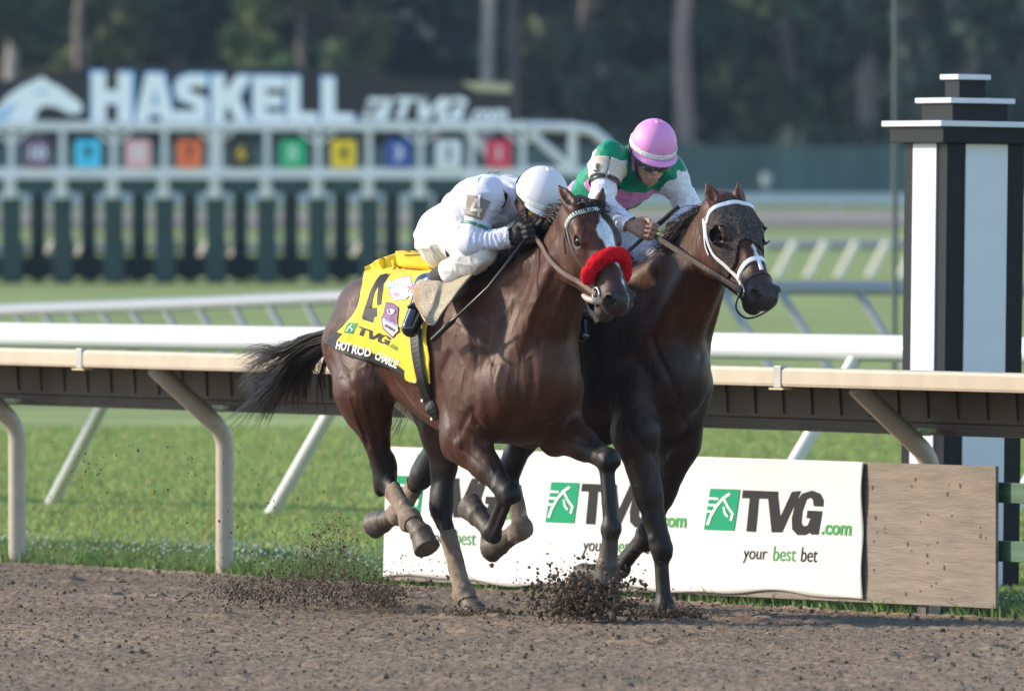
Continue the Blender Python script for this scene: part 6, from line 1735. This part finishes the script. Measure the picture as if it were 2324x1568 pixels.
ARMG = mat('band_grey_olive', (.17, .155, .13), .6, var=.15); GTRIM = mat('trim_green', (.005, .17, .11), .5)
toc = -np.array(H1.cam_dir(1100, 480))
ab1, SA1 = armband(H1, SJ1, B1['sh_r'], B1['el_r'], .12, .54, toc, 'armband', ARMG, person1, .008, -12, 78)
armband(H1, SJ1, B1['sh_r'], B1['el_r'], .61, .67, toc, 'cuff_trim', GTRIM, person1, .006)
def lay_arm(V, F_, m, name, F, SF, off, parent, S0, k): lay_px(V, F_, m, name, off, parent, F, SF, S0, k, 40)
ox, oy, kk = 928.6, 355.3, .1854
base = np.array([800, 600])
four = [(862, 470), (800, 505), (748, 640), (752, 672), (835, 672), (832, 742), (868, 742), (870, 680), (892, 680), (892, 640), (868, 632), (872, 475)]
hole = [(828, 560), (786, 632), (832, 636)]
lay_arm(*poly_mesh([four]), mat('number_pale', (.50, .45, .42), .6), 'number', H1, SA1, .008, ab1, (ox, oy), kk)
lay_arm(*poly_mesh([hole]), ARMG, 'number_gap', H1, SA1, .012, ab1, (ox, oy), kk)
# green trim lettering and seams on the back
for pth in ([(960, 215), (1000, 185)], [(1020, 195), (1060, 205), (1110, 190)], [(845, 310), (850, 275), (880, 250)]):
    lay_px(*poly_mesh(stroke(pth, 10)), GTRIM, 'back_trim', .006, person1, H1, SJ1, (ox, oy), kk, 20)
CREAMB = mat('arm_cream', (.55, .47, .40), .65, dirt=(.15, .11, .09), dscale=80, damount=.6, dthr=.6)
ab2, SA2 = armband(H2, SJ2, B2_['sh_r'], B2_['el_r'], .16, .50, -np.array(H2.cam_dir(1370, 390)), 'armband', CREAMB, person2, .010)
armband(H2, SJ2, B2_['sh_r'], B2_['el_r'], .50, .57, -np.array(H2.cam_dir(1370, 390)), 'band_edge', BLKL, person2, .010)
ox2, oy2, kk2 = 1332.4, 242.25, .2163
three = [[(40, 640), (66, 612), (92, 622), (88, 648), (72, 655), (84, 672), (78, 700), (50, 712), (24, 696), (30, 676), (50, 688), (60, 676), (46, 660), (56, 644), (60, 634)]]
lay_px(*poly_mesh([[(x + 40, y - 20) for x, y in three[0]]]), GLOVE, 'number', .008, ab2, H2, SA2, (ox2, oy2), kk2, 40)
# goggle straps round the helmets
for B, c_, r, root in ((B1, hc1, .117, person1), (B2_, hc2, .107, person2)):
    H, fw, u, sd = B['hf']; P = []; Nn = []
    for i in range(41):
        ph = R(70 + 220 * i / 40); d = fw * math.cos(ph) * 1.07 + sd * math.sin(ph) * .95; z = -.030 + .055 * (0.5 - .5 * math.cos(R(360 * i / 40)))
        k = math.sqrt(max(0, 1 - (z / r) ** 2)) if z > 0 else 1.0
        P.append(c_ + d * (r * k + .003) + u * z); Nn.append(d)
    ribbon(P, Nn, .012, .003, 'goggle_strap', GLOVE, root)
    # chin strap
    P = [H + sd * .080 * g * math.cos(R(a)) - u * (.02 + .10 * math.sin(R(a))) + fw * .045 for g, a in [(-1, 0), (-1, 30), (-1, 60), (1, 90), (1, 60), (1, 30), (1, 0)]]
    P = [H - u * .0 + sd * q * .079 + fw * .012 + A3(0, 0, 0) if abs(q) == 1 else H + sd * q * .079 - u * (.118 * math.sqrt(1 - q * q) + .004) + fw * .045 for q in (-1, -.8, -.5, 0, .5, .8, 1)]
    ribbon(smooth_path(P, 30), [vn(p - H) for p in smooth_path(P, 30)], .012, .003, 'chin_strap', GLOVE, root)
def rod(F, pts, radii, name, label, parts=None):
    root = tag(empty(name, F.O, HEAD), label, 'whip')
    MB().tube(pts, radii, 10).build('shaft', mat('whip_black', (.012, .012, .014), .35, var=.3, vscale=80), root)
    return root
J = H1.J
a, b_, c = B1['fist_r'] - B1['bar_r'] * -.0 + A3(.02, 0, .02), J(1108, 652, -.32), J(982, 771, -.36)
w1 = rod(H1, [a - B1['bar_r'] * .10, a, b_ * .5 + a * .5, b_, b_ * .25 + c * .75], [.010, .0085, .007, .006, .006], 'whip', 'black riding whip held low along the front horse shoulder')
MB().tube([b_ * .42 + c * .58, b_ * .36 + c * .64, c], [.006, .013, .012], 10).build('popper', BLKL, w1)
MB().tube([a - B1['bar_r'] * .10, a + B1['bar_r'] * .06], [.012, .011], 10).build('grip', GLOVE, w1)
J = H2.J
a = B2_['fist_r']; d = vn(J(1528, 486, .06) - J(1398, 602, -.16))
w2 = rod(H2, [a + d * .17, a, a - d * .42], [.010, .009, .007], 'whip', 'black riding whip in the fist of the rider in green')
MB().tube([a + d * .17, a + d * .12, a + d * .03], [.013, .0115, .0115], 10).build('grip', GLOVE, w2)
MB().tube([a - d * .33, a - d * .36, a - d * .46], [.007, .014, .012], 10).build('popper', BLKL, w2)
# reins: from each bit ring to the fists
def rein(F, SF, root, p0, p1, name, m, w, sag, side, n=24):
    P = []; Nn = []
    for i in range(n + 1):
        t = i / n; p = np.asarray(p0) * (1 - t) + np.asarray(p1) * t + A3(0, 0, -sag * 4 * t * (1 - t))
        q, nn = SF.near(p); q = np.array(q); nn = np.array(nn)
        if np.dot(p - q, nn) < .008: p = q + nn * .010
        P.append(p); Nn.append(A3(-.25, side, .2))
    P = relax_path(P); return ribbon(P, Nn, w, .004, name, m, root)
def relax_path(P, it=4):
    P = np.array(P)
    for _ in range(it): P[1:-1] = .5 * P[1:-1] + .25 * (P[:-2] + P[2:])
    return P
J = H1.J
rein(H1, SF1, br1, bit, B1['fist_r'] + A3(.03, -.01, -.01), 'rein', mat('rein_brown', (.085, .052, .040), .6, var=.2, vscale=30), .024, .02, -1)
rein(H1, SF1, br1, bitl, B1['fist_l'], 'rein', LEATHER, .022, .02, 1)
rein(H2, SF2, br2, b2, B2_['fist_r'] + A3(.02, 0, -.01), 'rein', REINM, .025, .0, -1)
rein(H2, SF2, br2, b2l, B2_['fist_l'], 'rein', REINM, .024, .0, 1)
# stirrups and their straps
for F, B, sad, SF in ((H1, B1, sad1, SF1), (H2, B2_, sad2, SF2)):
    for k, g in (('r', -1), ('l', 1)):
        f = B['an_' + k] * .42 + B['toe_' + k] * .58; d = vn(B['toe_' + k] - B['an_' + k]); up = vn(B['kn_' + k] - B['an_' + k]); up = vn(A3(.1, 0, 1)); lat = vn(np.cross(d, up))
        bot = np.cross(lat, d); bot = bot if bot[2] < 0 else -bot
        loop = [f + bot * .040 + lat * .032, f + lat * .034, f - bot * .05 + lat * .012, f - bot * .05 - lat * .012, f - lat * .034, f + bot * .040 - lat * .032, f + bot * .040 + lat * .032]
        s_ = MB().tube(smooth_path(loop, 26), .0055, 8).build('stirrup', mat('stirrup_dark', (.05, .05, .055), .3, metal=.8), sad)
        top = A3(.06, g * .20, 1.46); q0 = f - bot * .05
        pts = [q0 * (1 - t) + top * t for t in np.linspace(0, 1, 12)]
        pts = [p if np.dot(p - np.array(SF.near(p)[0]), np.array(SF.near(p)[1])) > .012 else np.array(SF.near(p)[0]) + np.array(SF.near(p)[1]) * .016 for p in pts]
        ribbon(relax_path(pts), [A3(.2, g, .2)] * 12, .020, .004, 'stirrup_strap', BLKL, sad)
# ------------------------------------------------------------------ flying dirt
def spray(name, label, pts, sizes, seed):
    V, F = lumps(pts, sizes, seed)
    tag(mesh_np(name, V, F, WETCLOD, smooth=True), label, 'flying dirt', kind='stuff')
def cloud(n, x, y, sx, sy, Y, sY, seed, shape=None):
    rg = np.random.default_rng(seed); out = []
    while len(out) < n:
        a, b = x + rg.normal(0, sx), y + rg.normal(0, sy)
        if shape and not shape(a, b, rg): continue
        p = at(a, b, Y + rg.normal(0, sY))
        if p.z > .0: out.append(p[:])
    return np.array(out), rg
P, g_ = cloud(3600, 1332, 1366, 50, 30, 48.95, .12, 91)
P2, _ = cloud(1800, 1330, 1345, 62, 34, 48.95, .16, 92)
P = np.concatenate([P, P2]); spray('flying_dirt', 'dense burst of dark dirt under the leading front hoof', P, np.exp(g_.normal(math.log(.0027), .75, len(P))).clip(.0012, .018), 1)
P, g_ = cloud(3400, 715, 1338, 112, 27, 50.5, .25, 93); P2, _ = cloud(1400, 860, 1352, 32, 16, 50.2, .15, 94); P3, _ = cloud(1000, 560, 1345, 70, 13, 50.6, .2, 95)
P = np.concatenate([P, P2, P3]); spray('flying_dirt', 'low line of churned dirt behind the front horse', P, np.exp(g_.normal(math.log(.0024), .5, len(P))).clip(.002, .012), 2)
P, g_ = cloud(2300, 748, 1262, 62, 50, 50.6, .2, 96, lambda a, b, r: b > 1130 and abs(a - (742 + (1268 - b) * .10)) < (8 + max(0, b - 1130) * .85) * (.35 + .65 * r.random())); spray('flying_dirt', 'thin rising plume of fine dirt below the tail', P, np.exp(g_.normal(math.log(.0021), .45, len(P))).clip(.0015, .009), 3)
P, g_ = cloud(230, 430, 1150, 240, 95, 51.5, .9, 97, lambda a, b, r: 0 < a < 880 and 1000 < b < 1300); P2, _ = cloud(28, 440, 1050, 18, 18, 51.5, .2, 98); P3, _ = cloud(40, 200, 1062, 22, 22, 51.5, .2, 99); P4, _ = cloud(45, 920, 1290, 50, 26, 50.3, .3, 100)
P = np.concatenate([P, P2, P3, P4]); spray('flying_dirt', 'scattered specks of dirt hanging in the air at the left', P, np.exp(g_.normal(math.log(.0028), .45, len(P))).clip(.0015, .010), 4)
P, g_ = cloud(900, 1520, 1394, 40, 8, 49.5, .12, 101); P2, _ = cloud(700, 1090, 1396, 34, 7, 49.7, .12, 102)
spray('hoof_dirt', 'earth pushed up round the two hooves standing in the track', np.concatenate([P, P2]), np.exp(g_.normal(math.log(.0032), .6, 1600)).clip(.0015, .014), 6)
